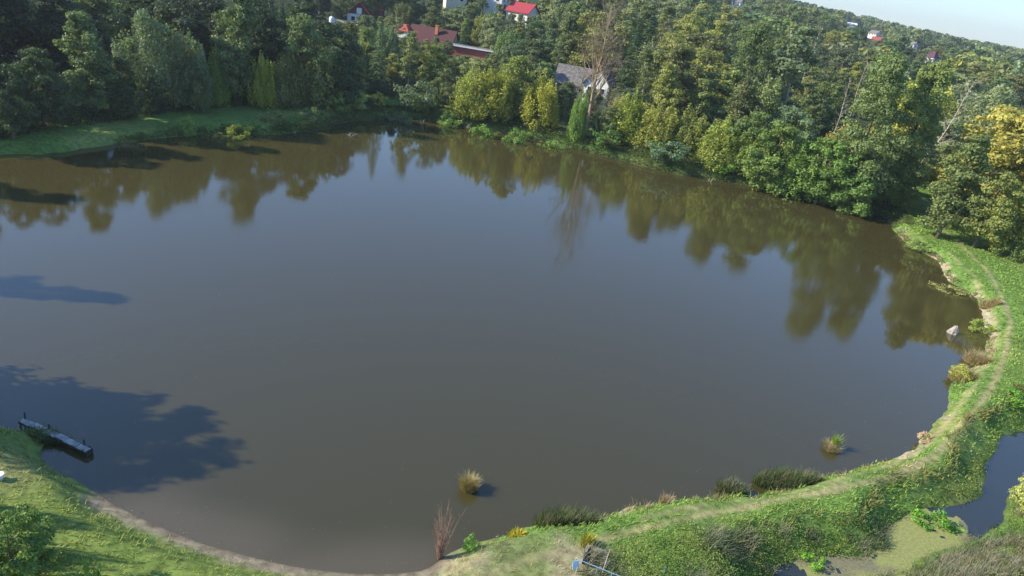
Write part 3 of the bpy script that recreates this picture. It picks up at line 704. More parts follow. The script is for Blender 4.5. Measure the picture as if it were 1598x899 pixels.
TONES = [('dark green', (.058, .082, .032)), ('mid green', MD), ('olive green', (.09, .11, .035)), ('grey green', GG)]
REG = lambda az, D: ('the left forest' if az < -.30 else 'the slope between the houses' if az < .02 else 'the slope behind the spruce' if az < .22 else 'the valley wood on the right') if D < 240 else \
      ('the hilltop wood at the upper left' if az < -.1 else 'the upper wooded slope in the middle' if az < .22 else 'the far wooded slope below the skyline')
MAXF = 290; skip = 0
for (x, y), z in zip(cand, cz_):
    if nfill >= MAXF: break
    D = math.hypot(x, y); az = math.atan2(x, y)
    sp_min = 6.3 if D < 250 else 8.0
    if ((tk[:, 0] - x) ** 2 + (tk[:, 1] - y) ** 2).min() < sp_min ** 2: continue
    h = rs.uniform(9, 20) if az > -.25 else rs.uniform(11, 16)
    if -.30 < az < .02 and D < 230: h = rs.uniform(8, 12)
    if az > .3 and D < 260: h = rs.uniform(9, 15)
    kind = rs.choice(['broad0', 'broad1', 'broad2', 'broad3', 'tall0', 'tall1', 'tall2', 'plume0', 'thin1']) if D < 260 else rs.choice(['far0', 'far1', 'far2', 'broad0', 'broad2', 'tall1'])
    if rs.random() < .05: kind = 'spruce%d' % rs.randrange(2)
    wsf = rs.uniform(1.05, 1.5) if kind[:4] in ('broa', 'far0', 'far1', 'far2') else rs.uniform(1.0, 1.25)
    r = KR[kind[:4]] * h * wsf
    bad = False
    for (a0, b0, a1, b1, HD) in houses:
        if D < HD + 4:
            for _ in range(8):
                c0, d0, c1, d1 = cells(x, y, z, h, r)[:4]
                if c0 < a1 and c1 > a0 and d0 < b1 - .4 * (b1 - b0): h *= .85; r *= .85
                else: break
            if h < 4 or (c0 < a1 and c1 > a0 and d0 < b1 - .5 * (b1 - b0)): bad = True
            hx_, hy_ = 0, 0
    if bad: continue
    bb = cells(x, y, z, h, r)
    if bb[2] < -20 or bb[0] > 1620 or bb[3] < -30: continue
    if bb[1] < 0 and bb[3] < 6: continue
    fr, tot = cover(bb, False)
    if tot == 0 or fr / tot < .16 or fr < 4: continue
    cover(bb)
    tk = np.vstack([tk, (x, y)]); nfill += 1
    tn, tc_ = rs.choice(TONES); v = rs.uniform(.7, 1.4); tint = (tc_[0] * v * rs.uniform(.9, 1.25), tc_[1] * v, tc_[2] * v)
    if az < -.30 and D < 240: tn = 'dark green'; tint = tuple(q * v * .62 for q in DK)  # the left forest's shade is put into its leaf tint
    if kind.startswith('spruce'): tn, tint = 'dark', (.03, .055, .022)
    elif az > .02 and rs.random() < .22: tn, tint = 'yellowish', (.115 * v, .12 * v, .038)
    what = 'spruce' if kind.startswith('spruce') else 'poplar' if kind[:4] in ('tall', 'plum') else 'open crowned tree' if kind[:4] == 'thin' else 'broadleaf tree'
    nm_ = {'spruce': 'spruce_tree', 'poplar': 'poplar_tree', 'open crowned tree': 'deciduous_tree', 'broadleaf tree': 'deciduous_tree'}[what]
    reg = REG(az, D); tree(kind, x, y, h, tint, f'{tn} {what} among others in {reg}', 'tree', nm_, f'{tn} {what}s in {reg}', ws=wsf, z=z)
print('fill trees', nfill, 'last D', D)
# forest closing the left side, out of frame (casts the shade on the left bank and forest)
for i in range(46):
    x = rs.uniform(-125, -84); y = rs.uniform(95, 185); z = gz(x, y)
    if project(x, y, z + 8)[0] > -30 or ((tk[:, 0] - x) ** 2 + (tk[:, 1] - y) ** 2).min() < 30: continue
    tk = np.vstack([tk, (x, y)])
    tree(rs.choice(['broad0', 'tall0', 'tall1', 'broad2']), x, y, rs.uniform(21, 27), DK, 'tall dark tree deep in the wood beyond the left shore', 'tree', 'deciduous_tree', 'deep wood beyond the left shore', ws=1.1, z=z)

# far woods: one mass of crowns towards the skyline
far = []
for k in range(26000):
    D = 255 + 1900 * rs.random() ** 1.25; az = rs.uniform(-.75, .68); far.append((D * math.sin(az), D * math.cos(az)))
far = np.array(far); fz = ground_z(far[:, 0], far[:, 1]); keep = []
grid = {}; order = np.argsort(np.hypot(far[:, 0], far[:, 1])); far = far[order]; fz = fz[order]
for p in tk: grid.setdefault((int(p[0] // 7), int(p[1] // 7)), 1)
for i, (x, y) in enumerate(far):
    D0 = math.hypot(x, y); g_ = 7 if D0 < 450 else 11
    cse = (int(x // g_), int(y // g_), g_)
    if g_ == 7 and cse[:2] in grid: continue
    if cse in grid: continue
    D = math.hypot(x, y); hh = 15; bb = cells(x, y, fz[i], hh, 5)
    if bb[2] < -10 or bb[0] > 1610 or bb[3] < -10: continue
    if any(D < HD + 14 and bb[0] < a1 and bb[2] > a0 and bb[1] < b1 for (a0, b0, a1, b1, HD) in houses): continue
    fr_ = cover(bb)[0]
    if fr_ == 0 and D < 500: continue
    if 1.0 > fbm(x, y, 45, 88) > .68 and D > 500: continue
    grid[cse] = 1; keep.append(i)
far = far[keep]; fz = fz[keep]; print('far trees', len(far))
me = bpy.data.meshes.new('far_woods'); me.vertices.add(len(far)); me.vertices.foreach_set('co', np.stack([far[:, 0], far[:, 1], fz - .3], 1).astype(np.float32).ravel())
rg = rng_(5); tints = np.array([DK, MD, MD, OL, GG, (.12, .13, .04), (.055, .08, .03)])[rg.integers(0, 7, len(far))] * rg.uniform(.65, 1.45, (len(far), 1))
at_ = me.attributes.new('tint', 'FLOAT_VECTOR', 'POINT'); at_.data.foreach_set('vector', tints.astype(np.float32).ravel())
at_ = me.attributes.new('sc', 'FLOAT', 'POINT'); at_.data.foreach_set('value', rg.uniform(.6, 1.6, len(far)).astype(np.float32))
at_ = me.attributes.new('rot', 'FLOAT', 'POINT'); at_.data.foreach_set('value', rg.uniform(0, 6.28, len(far)).astype(np.float32))
me.update(); fo = link('far_woods', me); tag(fo, 'hazy woods covering the far slopes up to the skyline', 'woods', kind='stuff')
ng = bpy.data.node_groups.new('scatter_crowns', 'GeometryNodeTree'); ng.is_modifier = True
ng.interface.new_socket('Geometry', in_out='INPUT', socket_type='NodeSocketGeometry'); ng.interface.new_socket('Geometry', in_out='OUTPUT', socket_type='NodeSocketGeometry')
N = ng.nodes.new; LK = ng.links.new; gi = N('NodeGroupInput'); go = N('NodeGroupOutput')
m2p = N('GeometryNodeMeshToPoints'); LK(gi.outputs[0], m2p.inputs[0]); gi2 = N('GeometryNodeGeometryToInstance')
srcs = [c_ for c_ in bpy.data.objects if c_.name.startswith('crown') and c_.data == PROTO['far0'][1]][:1] + [c_ for c_ in bpy.data.objects if c_.name.startswith('crown') and c_.data == PROTO['far1'][1]][:1] + [c_ for c_ in bpy.data.objects if c_.name.startswith('crown') and c_.data == PROTO['far2'][1]][:1]
for s_ in srcs:
    oi = N('GeometryNodeObjectInfo'); oi.transform_space = 'ORIGINAL'; oi.inputs['Object'].default_value = s_; oi.inputs['As Instance'].default_value = True
    LK(oi.outputs['Geometry'], gi2.inputs[0])
iop = N('GeometryNodeInstanceOnPoints'); iop.inputs['Pick Instance'].default_value = True
LK(m2p.outputs[0], iop.inputs['Points']); LK(gi2.outputs[0], iop.inputs['Instance'])
a1 = N('GeometryNodeInputNamedAttribute'); a1.data_type = 'FLOAT'; a1.inputs['Name'].default_value = 'sc'; LK(a1.outputs['Attribute'], iop.inputs['Scale'])
a2 = N('GeometryNodeInputNamedAttribute'); a2.data_type = 'FLOAT'; a2.inputs['Name'].default_value = 'rot'
cx_ = N('ShaderNodeCombineXYZ'); LK(a2.outputs['Attribute'], cx_.inputs[2]); LK(cx_.outputs[0], iop.inputs['Rotation'])
LK(iop.outputs[0], go.inputs[0])
md = fo.modifiers.new('scatter', 'NODES'); md.node_group = ng
print('far sources', len(srcs))


# ------------------------------------------------------------------ low growth: grass, weeds, shore plants
def sample(n, x0, x1, y0, y1, seed):
    g_ = rng_(seed); x = g_.uniform(x0, x1, n); y = g_.uniform(y0, y1, n); return x, y, g_
def in_view(x, y, m=30):
    px, py, dep = project(x, y, np.full_like(x, 1.0)); return (dep > 5) & (px > -m) & (px < 1598 + m) & (py > -m) & (py < 899 + m)
def blades(x, y, z, hgt, wid, lean, colr, g_, per=4, spread=.10):
    """curved grass blades: two quads each"""
    n = len(x); k = per; X = np.repeat(x, k) + g_.normal(0, spread, n * k); Y = np.repeat(y, k) + g_.normal(0, spread, n * k); Z = np.repeat(z, k) - .04
    Hh = np.repeat(hgt, k) * g_.uniform(.6, 1.2, n * k); Wd = np.repeat(wid, k); a = g_.uniform(0, 6.283, n * k); L_ = np.repeat(lean, k) * Hh * g_.uniform(.3, 1.4, n * k)
    sx, sy = -np.sin(a) * Wd, np.cos(a) * Wd; dx, dy = np.cos(a) * L_, np.sin(a) * L_
    P = np.zeros((n * k, 6, 3))
    for i, (t, w_) in enumerate([(0, 1), (.55, .85), (1, .25)]):
        cx, cy, cz = X + dx * t ** 2, Y + dy * t ** 2, Z + Hh * (t - .25 * t * t * np.repeat(lean, k))
        P[:, 2 * i] = np.stack([cx - sx * w_, cy - sy * w_, cz], 1); P[:, 2 * i + 1] = np.stack([cx + sx * w_, cy + sy * w_, cz], 1)
    b_ = np.arange(n * k)[:, None] * 6; Fc = np.concatenate([b_ + [0, 1, 3, 2], b_ + [2, 3, 5, 4]], 1).reshape(-1, 4)
    C_ = np.repeat(colr, k, 0) * g_.uniform(.7, 1.4, (n * k, 1)) * np.concatenate([1 + g_.normal(0, .08, (n * k, 1)), np.ones((n * k, 2))], 1)
    return P.reshape(-1, 3), Fc, np.repeat(C_, 6, 0)
def join(parts):
    V = []; Fc = []; C_ = []; o_ = 0
    for v, f, c_ in parts: V.append(v); Fc.append(f + o_); C_.append(c_); o_ += len(v)
    return np.concatenate(V), np.concatenate(Fc), np.concatenate(C_)
def put_stuff(name, V, Fc, C_, label, cat, kind='stuff'):
    o = link(name, new_mesh(name, V, 4, Fc, GRASS, {'Col': C_})); tag(o, label, cat, kind=kind); return o

# mown and trodden grass
x, y, g_ = sample(420000, -45, 75, 16, 126, 201); D = np.hypot(x, y)
dens = np.clip(.95 * (30 / np.maximum(D, 20)) ** 1.3, .12, 1); m = (g_.uniform(0, 1, len(x)) < dens) & in_view(x, y, 60); x, y = x[m], y[m]
f3 = fields(x, y); m = (f3[0] > .25) & (f3[1] > .3) & ((f3[0] < 16) | (y < 60)) & ~((f3[2] < 3.2) & (f3[0] < .3 + 1.1 * fbm(x, y, 1.5, 91))); x, y = x[m], y[m]; f3 = tuple(q_[m] for q_ in f3); D = np.hypot(x, y)
cg = ground_col(x, y, f3) * np.array([1.95, 1.6, 1.45]); z = ground_z(x, y, f3)
pdm = np.minimum(ldist(PATH, x, y), ldist(PATH2, x, y)); bare_ = (cg[:, 0] > .24)
keep_ = g_.uniform(0, 1, len(x)) > np.where(bare_ | (pdm < .3), .65, 0); x, y, z, cg, D, pdm = [q_[keep_] for q_ in (x, y, z, cg, D, pdm)]
hg = (.10 + .16 * fbm(x, y, 2.0, 41)) * np.where(pdm < .3, .45, 1) * (1 + .5 * sstep(.5, .8, fbm(x, y, 5, 43)))
put_stuff('grass', *blades(x, y, z, hg, .018 * D / 30, np.full(len(x), .9), cg, g_, 4, .13), 'short green grass with dry tufts on the banks and the dike', 'grass')
print('tufts', len(x))

def leafy(x, y, z, H_, size, colr, g_, per):
    n = len(x); X = np.repeat(x, per) + g_.normal(0, .16, n * per); Y = np.repeat(y, per) + g_.normal(0, .16, n * per)
    Z = np.repeat(z, per) + np.repeat(H_, per) * g_.uniform(0, 1, n * per) ** .6
    P = np.stack([X, Y, Z], 1); N = g_.normal(0, .6, (n * per, 3)) + [0, 0, .9]
    V = leafquads(P, N, np.repeat(size, per) if np.ndim(size) else size, g_, .55)
    C_ = np.repeat(colr, per, 0) * g_.uniform(.7, 1.35, (n * per, 1))
    return V, np.arange(len(V)).reshape(-1, 4), np.repeat(C_, 4, 0)
def lumps(x, y, s_, seed): return np.clip(fbm(x, y, s_, seed, 2) * 1.9 - .45, .05, 1.2)
# weeds on the slope between dike and ditch and below the dike
parts = []
x, y, g_ = sample(150000, 2, 50, 16, 75, 211); m = in_view(x, y, 50); x, y = x[m], y[m]; f3 = fields(x, y)
px_, py_, _ = project(x, y, np.full_like(x, .8))
slope = (f3[1] < .5 + 1.5 * fbm(x, y, 5, 99)) & (f3[1] > .1 + .35 * fbm(x, y, 1.2, 5)) & (y < 75)
low = (py_ > np.interp(px_, [880, 1000, 1100, 1200, 1300, 1380, 1400], [885, 858, 842, 832, 815, 800, 800])) & (px_ > 905) & (px_ < 1400)
rightside = (px_ > 1380) & (py_ > np.interp(px_, [1380, 1450, 1520, 1560, 1598], [885, 868, 848, 825, 780]))
cen_p = ldist(PATH, x, y)
m = ((slope & (cen_p > 1.9)) | (low & (f3[1] > -.1)) | rightside & (f3[1] > .25)) & (f3[0] > .8)
x, y = x[m], y[m]; f3 = tuple(q_[m] for q_ in f3); z = ground_z(x, y, f3); px_, py_ = px_[m], py_[m]; rs_ = rightside[m]; lw = low[m]; f31 = f3[1]
Hh = (.2 + .75 * lumps(x, y, 2.3, 51)) * np.where(lw | rs_, 1, .75) * np.clip(.35 + f31 * .5, .3, 1) * np.where(lw, 1.1, 1)
sel = fbm(x, y, 3.2, 53, 3); reedy = (sel > .50) & (lw | rs_)
col1 = np.tile(np.array([.12, .195, .038]), (len(x), 1)); col1 = mixc(col1, (.21, .235, .06), sstep(.35, .75, fbm(x, y, 1.4, 55))); col1 = mixc(col1, (.055, .10, .025), sstep(.5, .8, fbm(x, y, 4.5, 57)))
q_ = ~reedy; parts.append(leafy(x[q_], y[q_], z[q_], Hh[q_] * g_.uniform(.5, 1.35, q_.sum()), .05, col1[q_], g_, 5))
put_stuff('weeds', *join(parts), 'bright green leafy weeds on the slope between the dike and the ditch', 'weeds')
q_ = reedy & (g_.uniform(0, 1, len(x)) < .6); colr = np.tile(np.array([.22, .20, .13]), (q_.sum(), 1)); colr = mixc(colr, (.12, .15, .06), sstep(.35, .7, fbm(x[q_], y[q_], 1.1, 59)))
put_stuff('tall_grass', *blades(x[q_], y[q_], z[q_], Hh[q_] * 1.1 + .15, np.full(q_.sum(), .014), np.full(q_.sum(), .8), colr, g_, 4, .12), 'grey beige tall grass patches among the weeds below the dike', 'tall grass')
# golden dry grass along the shoulder of the slope and on the water edge of the dike
x, y, g_ = sample(120000, 2, 66, 24, 118, 221); m = in_view(x, y, 40); x, y = x[m], y[m]; f3 = fields(x, y)
sh = (np.abs(f3[1] - 1.5 - 1.2 * fbm(x, y, 5, 99)) < .3) & (f3[1] < 30); ed = (f3[0] > .05) & (f3[0] < .6) & (fbm(x, y, 3.5, 61) > .5)
m = sh | ed; x, y = x[m], y[m]; f3 = tuple(q_[m] for q_ in f3); z = ground_z(x, y, f3); shm = sh[m]; D = np.hypot(x, y)
colr = np.where(shm[:, None], np.array([[.24, .22, .07]]), np.array([[.30, .25, .13]])); colr = mixc(colr, (.13, .18, .04), sstep(.5, .7, fbm(x, y, 1.5, 63)))
put_stuff('dry_grass', *blades(x, y, z, .22 + .3 * fbm(x, y, 2, 65), .016 * D / 35, np.full(len(x), 1.0), colr, g_, 4, .12), 'golden dry grass along the edges of the dike', 'dry grass')
# undergrowth along the far shore, under the trees
x, y, g_ = sample(200000, -64, 68, 84, 142, 231); f3 = fields(x, y); px_, py_, _ = project(x, y, np.full_like(x, 1.0))
wid = np.interp(px_, [0, 300, 520, 600, 700, 1300, 1420, 1500], [.7, .8, 1.2, 4.5, 7, 6, 2.5, .0])
m = (f3[0] > -.1) & (f3[0] < wid) & in_view(x, y, 40) & (y > 108 + 0 * x - 20 * (x < -30)); x, y = x[m], y[m]; f3 = tuple(q_[m] for q_ in f3); z = ground_z(x, y, f3)
Hh = (.2 + 1.1 * lumps(x, y, 4, 67)) * np.clip(.4 + f3[0] * .35, .3, 1.3); colr = np.tile(np.array([.095, .135, .035]), (len(x), 1))
colr = mixc(colr, (.17, .19, .06), sstep(.45, .7, fbm(x, y, 5, 69))); colr = mixc(colr, (.05, .085, .025), sstep(.5, .8, fbm(x, y, 3, 79)))
put_stuff('undergrowth', *leafy(x, y, z, Hh, .13, colr * .9, g_, 4), 'low green undergrowth along the far shore beneath the trees', 'undergrowth')

# dark scrub along the foot of the left forest
EDGE = [gnd(*p, 1.3) for p in [(-60, 216), (0, 206), (60, 199), (120, 190), (200, 178), (260, 170), (330, 164), (420, 158), (520, 158), (585, 166)]]
x, y, g_ = sample(60000, -80, -25, 70, 160, 241); dE = ldist(EDGE, x, y); m = (dE < 2.6) & (fbm(x, y, 4, 93) > .3); x, y, dE = x[m], y[m], dE[m]; z = ground_z(x, y)
colr = np.tile(np.array([.045, .07, .025]), (len(x), 1)); colr = mixc(colr, (.11, .12, .04), sstep(.5, .75, fbm(x, y, 5, 95)))
put_stuff('scrub', *leafy(x, y, z, (.5 + 2.6 * lumps(x, y, 4, 97)) * (1 - dE / 3.2), .14, colr, g_, 7), 'dark scrub along the foot of the forest behind the left bank', 'scrub')

# --- bushes one can tell apart
def bush(bx, by, hgt, wpx, tint, label, kind=None, name='bush', seed=0, cat='bush'):
    if by < 335: by -= 7
    x, y = pos_px(bx, by); z = gz(x, y); dep = project(x, y, z)[2]; wid_ = wpx * dep / F
    k = kind or 'bush%d' % (int(bx) % 3); ph = PROTO[k][2]; s = hgt / ph; ws = wid_ / (PROTO_W * s) if k[0] == 'b' else 1
    tree(k, x, y, hgt, tint, label, cat, name, ws=ws, z=z - .05)
PROTO_W = 4.2
for a in [
 (296, 205, 3.2, 26, BR, 'green upright bush at the water edge of the left bank'),
 (375, 205, 2.2, 44, YG, 'yellow green bush low on the left shore'),
 (345, 207, 1.6, 24, OL, 'small olive bush left of the yellow green shore bush'),
 (262, 158, 5.0, 30, YE, 'yellow bush in the dark wood behind the left bank'),
 (432, 200, 2.0, 40, OL, 'low dull bush on the shore left of the sunlit green one'),
 (490, 196, 2.4, 44, MD, 'dark low bush where the left bank meets the water'),
 (533, 186, 3.8, 34, BR, 'sunlit green bush on the point of the left bank'),
 (560, 178, 3.4, 30, (.16, .19, .06), 'pale green bush right of the sunlit green bush on the point'),
 (590, 182, 2.8, 28, GO, 'small orange yellow bush at the far corner of the pond'),
 (625, 186, 3.0, 36, GG, 'grey green bush at the far corner of the pond'),
 (655, 182, 3.6, 40, (.08, .12, .035), 'rounded green bush below the thin bare trunked tree'),
 (700, 190, 3.2, 40, BR, 'leafy bush hanging to the water on the far shore'),
 (755, 206, 3.8, 44, (.09, .15, .03), 'green bush under the big yellow olive tree'),
 (805, 214, 3.6, 46, (.08, .13, .03), 'green bush under the bright yellow tree'),
 (868, 226, 2.6, 44, BR, 'low spreading bush left of the ivy column'),
 (945, 238, 3.4, 44, (.07, .12, .028), 'dark leafy bush right of the ivy column'),
 (990, 240, 2.6, 18, (.18, .26, .03), 'small very bright green bush by the far water edge'),
 (1038, 262, 4.0, 62, (.075, .115, .06), 'blue green willow scrub at the far water edge'),
 (1085, 272, 2.6, 34, YE, 'small yellowing bush right of the blue green scrub'),
 (1125, 276, 2.6, 50, (.10, .18, .03), 'fresh green bush low on the right far shore'),
 (1190, 288, 2.8, 44, (.08, .14, .03), 'green bush at the waterline under the light green tree'),
 (1240, 298, 3.0, 46, (.09, .16, .03), 'leafy bush at the waterline below the leaning dead trunks'),
 (1312, 318, 2.2, 34, (.26, .24, .05), 'yellow low bush at the water before the dike begins'),
 (1362, 326, 2.4, 40, (.10, .15, .04), 'green bush at the foot of the huge tree pair'),
 (1400, 328, 2.6, 34, (.13, .18, .04), 'light green bush just before the grassy end of the dike'),
 (1475, 345, 3.4, 40, (.10, .12, .035), 'olive bush at the dark gap beside the dike'),
 (1575, 405, 2.6, 40, (.07, .10, .03), 'dark bush under the golden trees beside the dike'),
 (1435, 378, 1.6, 40, (.13, .17, .05), 'low bush on the inner dike edge by the dead roots'),
 (1488, 440, 1.6, 52, (.17, .17, .06), 'olive yellow clump growing on the inner dike edge'),
 (1530, 520, 1.5, 34, (.16, .19, .04), 'yellow green round clump at the dike edge near the rock'),
 (1500, 592, 1.3, 44, (.20, .21, .04), 'yellow green clump leaning over the water below the rock'),
 (1440, 690, .9, 22, (.30, .22, .14), 'small brownish weed on the dike edge'),
 (1602, 806, 2.6, 66, (.19, .20, .06), 'large yellow green willow bush beside the ditch at the right edge'),
 (1450, 826, 1.5, 62, (.08, .17, .02), 'bright green weed clump standing in the duckweed'),
 (1268, 888, .9, 42, (.09, .18, .02), 'bright green clump at the bottom edge beside the dark pool'),
 (1592, 632, 1.1, 60, (.08, .16, .02), 'leafy green bush above the ditch water at the right edge'),
 (735, 858, .8, 30, (.09, .17, .025), 'small green shrub at the corner of the grass spit'),
 (145, 930, 2.2, 26, BR, 'young bright green shrub at the bottom left edge'),
 (60, 905, 2.0, 40, (.30, .17, .10), 'reddish tipped shrub in the lower left corner'),
 ]: bush(*a)

# --- clumps of reeds and sedge
def clump(name, bx, by, R_, h_, n, colr, label, lean=.6, wid_=.012, z0=None, cat='sedge clump', el=(1, 1), rot=0, group=None, root=None):
    x0, y0 = gnd(bx, by, z0 if z0 is not None else .3); zb = z0 if z0 is not None else gz(x0, y0)
    g_ = rng_(int(bx * 3 + by)); a = g_.uniform(0, 6.283, n); q_ = np.sqrt(g_.uniform(0, 1, n)) * R_
    lx, ly = q_ * np.cos(a) * el[0], q_ * np.sin(a) * el[1]; X = lx * math.cos(rot) - ly * math.sin(rot); Y = lx * math.sin(rot) + ly * math.cos(rot)
    if z0 is None: Z = ground_z(X + x0, Y + y0) - zb; Z = np.maximum(Z, -zb)
    else: Z = np.full(n, -.05)
    hh = h_ * (1 - .45 * (q_ / R_) ** 2) * g_.uniform(.6, 1.1, n)
    cc = np.array(colr)[g_.integers(0, len(colr), n)]
    V, Fc, C_ = blades(X, Y, Z, hh, np.full(n, wid_), np.full(n, lean), cc, g_, 3, .04)
    e = link(name, new_mesh(name, V, 4, Fc, GRASS, {'Col': C_})); e.location = (x0, y0, zb); tag(e, label, cat, group)
    if root:
        V, Fs = tube([(0, 0, -.5), (0, 0, 0.0), (0, 0, root)], [R_ * .85, R_ * .8, R_ * .5], 12); MB().poly(V, Fs).build('root_mound', BARK, e, True)
    return e
STRAW = [(.42, .32, .15), (.34, .27, .12), (.24, .21, .07), (.45, .36, .2)]; GRN = [(.10, .17, .03), (.13, .19, .04), (.08, .12, .03)]; RD = [(.07, .11, .03), (.09, .13, .04), (.17, .13, .08), (.06, .09, .03)]
clump('sedge_clump', 731, 763, .34, 1.0, 1100, STRAW, 'round straw coloured sedge tuft standing alone in the pond near the bottom', .55, .016, 0.0, root=.35)
clump('sedge_clump', 1296, 701, .50, .75, 420, STRAW + [(.2, .2, .1)], 'small sedge tuft with a green sprig standing in the pond near the dike', .8, .014, 0.0, root=.3)
clump('sprig', 1301, 697, .22, 1.25, 120, [(.20, .28, .05), (.26, .32, .06)], 'fresh green sprig growing out of the small sedge tuft', .35, .016, 0.1, cat='plant')
clump('reed_clump', 885, 815, 1.0, 1.1, 1500, RD, 'dark reed clump at the pond edge nearest the sluice', .45, .014, el=(1.9, .75), rot=.25, cat='reeds')
clump('reed_clump', 1143, 762, .8, .95, 900, RD + [(.2, .2, .14)], 'small grey topped reed clump on the pond edge', .5, .014, el=(1.2, .8), cat='reeds')
clump('reed_clump', 1228, 750, 1.1, 1.1, 1600, RD, 'long dark reed clump on the pond edge below the small sedge tuft', .45, .014, el=(2.1, .75), rot=.2, cat='reeds')
clump('reed_clump', 1500, 590, .9, 1.5, 500, STRAW, 'pale upright dry reeds leaning over the water on the right', .5, .016, cat='reeds')
clump('reed_clump', 1524, 562, 1.1, 1.4, 700, STRAW + [(.3, .22, .15)], 'straw coloured reed clump on the right dike edge', .7, .016, cat='reeds')
clump('reed_clump', 1543, 480, .9, .9, 500, STRAW, 'dry straw clump on the dike edge above the rock', .8, .018, cat='reeds')
clump('sedge_clump', 199, 240, 1.2, 1.5, 500, [(.10, .12, .04), (.25, .17, .10)], 'dark tuft standing in the shaded water by the left bank', .7, .03, 0.0, root=.4, el=(1.3, .8))
clump('sedge_clump', 1040, 780, .4, .7, 200, [(.32, .24, .15)], 'thin reddish dry grass tuft on the pond edge', .6, .012)
clump('yellow_flowers', 806, 836, .45, .5, 300, [(.55, .42, .03), (.15, .2, .03)], 'yellow flowering weed at the tip of the grass spit', .6, .02, cat='flowers')
clump('yellow_flowers', 868, 820, .25, .6, 160, [(.6, .5, .03), (.12, .2, .03)], 'small yellow flowers in front of the dark reed clump', .5, .02, cat='flowers')
clump('yellow_flowers', 912, 872, .35, .8, 240, [(.45, .38, .04), (.2, .24, .04)], 'yellow goldenrod beside the blue board at the sluice', .4, .018, cat='flowers')

clump('marsh_weeds', 70, 678, .7, .7, 500, [(.07, .12, .03), (.10, .15, .04), (.2, .2, .1)], 'weedy clump growing over the middle of the plank jetty', .7, .02, el=(1.3, .7), cat='weeds')
clump('marsh_weeds', 92, 690, .5, .5, 300, [(.06, .10, .03), (.08, .13, .04)], 'dark weeds between the jetty and the shaded shore', .7, .02, z0=.0, el=(1.5, .7), cat='weeds')
# bare reddish sapling on the shore
def sapling(bx, by, ty):
    x, y = pos_px(bx, by); z = gz(x, y); h = solve_h(x, y, ty, z); g_ = rng_(7); b = MB(); tw = MB()
    for i in range(34):
        a = g_.uniform(0, 6.283); o_ = g_.uniform(0, .12); hh = h * g_.uniform(.45, 1); sp1 = g_.uniform(.04, .3) * hh
        p = [np.array([o_ * math.cos(a), o_ * math.sin(a), -.1])]
        for k in range(1, 6): t = k / 5; p.append(np.array([o_ * math.cos(a) + sp1 * t ** 1.4 * math.cos(a) + g_.normal(0, .03), o_ * math.sin(a) + sp1 * t ** 1.4 * math.sin(a) + g_.normal(0, .03), hh * t]))
        b.poly(*tube(p, [.016, .014, .011, .008, .006, .003], 4, False))
        for k in range(9):
            j = g_.integers(1, 5); s_ = p[j]; d_ = g_.normal(0, .5, 3); d_[2] = abs(d_[2]) + .5; d_ /= np.linalg.norm(d_); tw.poly(*tube([s_, s_ + d_ * h * g_.uniform(.06, .18)], [.006, .002], 3, False))
    e = empty('bare_sapling', (x, y, z)); tag(e, 'bare reddish multi stemmed sapling at the pond edge', 'sapling'); b.build('stems', REDTWIG, e); tw.build('twigs', REDTWIG, e)
sapling(686, 872, 790)

# rock in the water
g_ = rng_(3); rx, ry = gnd(1486, 520, 0); V = []; n_ = 9
for j, (zz, rr) in enumerate([(-.5, .8), (.0, .7), (.3, .6), (.6, .38), (.85, .15)]):
    for i in range(n_):
        a = 2 * math.pi * i / n_; q_ = rr * g_.uniform(.8, 1.15); V.append((q_ * math.cos(a) * .85 + zz * .12, q_ * math.sin(a) * .7, zz + g_.normal(0, .04)))
Fs = [(j * n_ + i, j * n_ + (i + 1) % n_, (j + 1) * n_ + (i + 1) % n_, (j + 1) * n_ + i) for j in range(4) for i in range(n_)] + [tuple(4 * n_ + i for i in range(n_))]
o = MB().poly(V, Fs).build('rock', mat('pale_stone', (.34, .30, .25), .85, (2.5, .2), bump=.4)); o.location = (rx, ry, 0); tag(o, 'pale pointed rock standing out of the water near the right shore', 'rock')

# dead roots and driftwood
def snag(bx, by, R_, h_, n, label, m, z0=.1, name='dead_branches'):
    x0, y0 = gnd(bx, by, z0); g_ = rng_(int(bx)); b = MB()
    for i in range(n):
        a = g_.uniform(0, 6.283); d_ = np.array([math.cos(a) * g_.uniform(.3, 1), math.sin(a) * g_.uniform(.3, 1), g_.uniform(.1, 1) * h_]); p0 = g_.normal(0, .2, 3) * [1, 1, 0]
        m1 = p0 + d_ * R_ * .5 + g_.normal(0, .1, 3); p1 = p0 + d_ * R_ + g_.normal(0, .15, 3)
        b.poly(*tube([p0 - [0, 0, .3], m1, p1], [.07, .05, .015], 5, False))
        b.poly(*tube([m1, m1 + g_.normal(0, .35, 3) * R_ * .7], [.035, .01], 4, False))
    o = b.build(name, m); o.location = (x0, y0, z0); tag(o, label, 'driftwood'); return o
snag(1412, 366, 1.8, .9, 16, 'pale dead roots hanging into the water at the start of the dike', PALEBARK)
snag(657, 192, 1.3, 1.0, 4, 'bare stick branches poking out of the far corner water', PALEBARK); snag(730, 199, 1.4, .7, 4, 'small driftwood branch at the far water edge', PALEBARK)
snag(547, 212, 1.3, .6, 4, 'bare twig sticking out of the water at the left bank point', PALEBARK); snag(460, 207, .9, 1.6, 2, 'pale stake at the water edge of the left bank', PALEBARK)
snag(1110, 282, 1.3, .35, 5, 'fallen pale stick on the far shore under the trees', PALEBARK); snag(985, 249, 1.1, .3, 4, 'short pale log at the far water edge', PALEBARK)

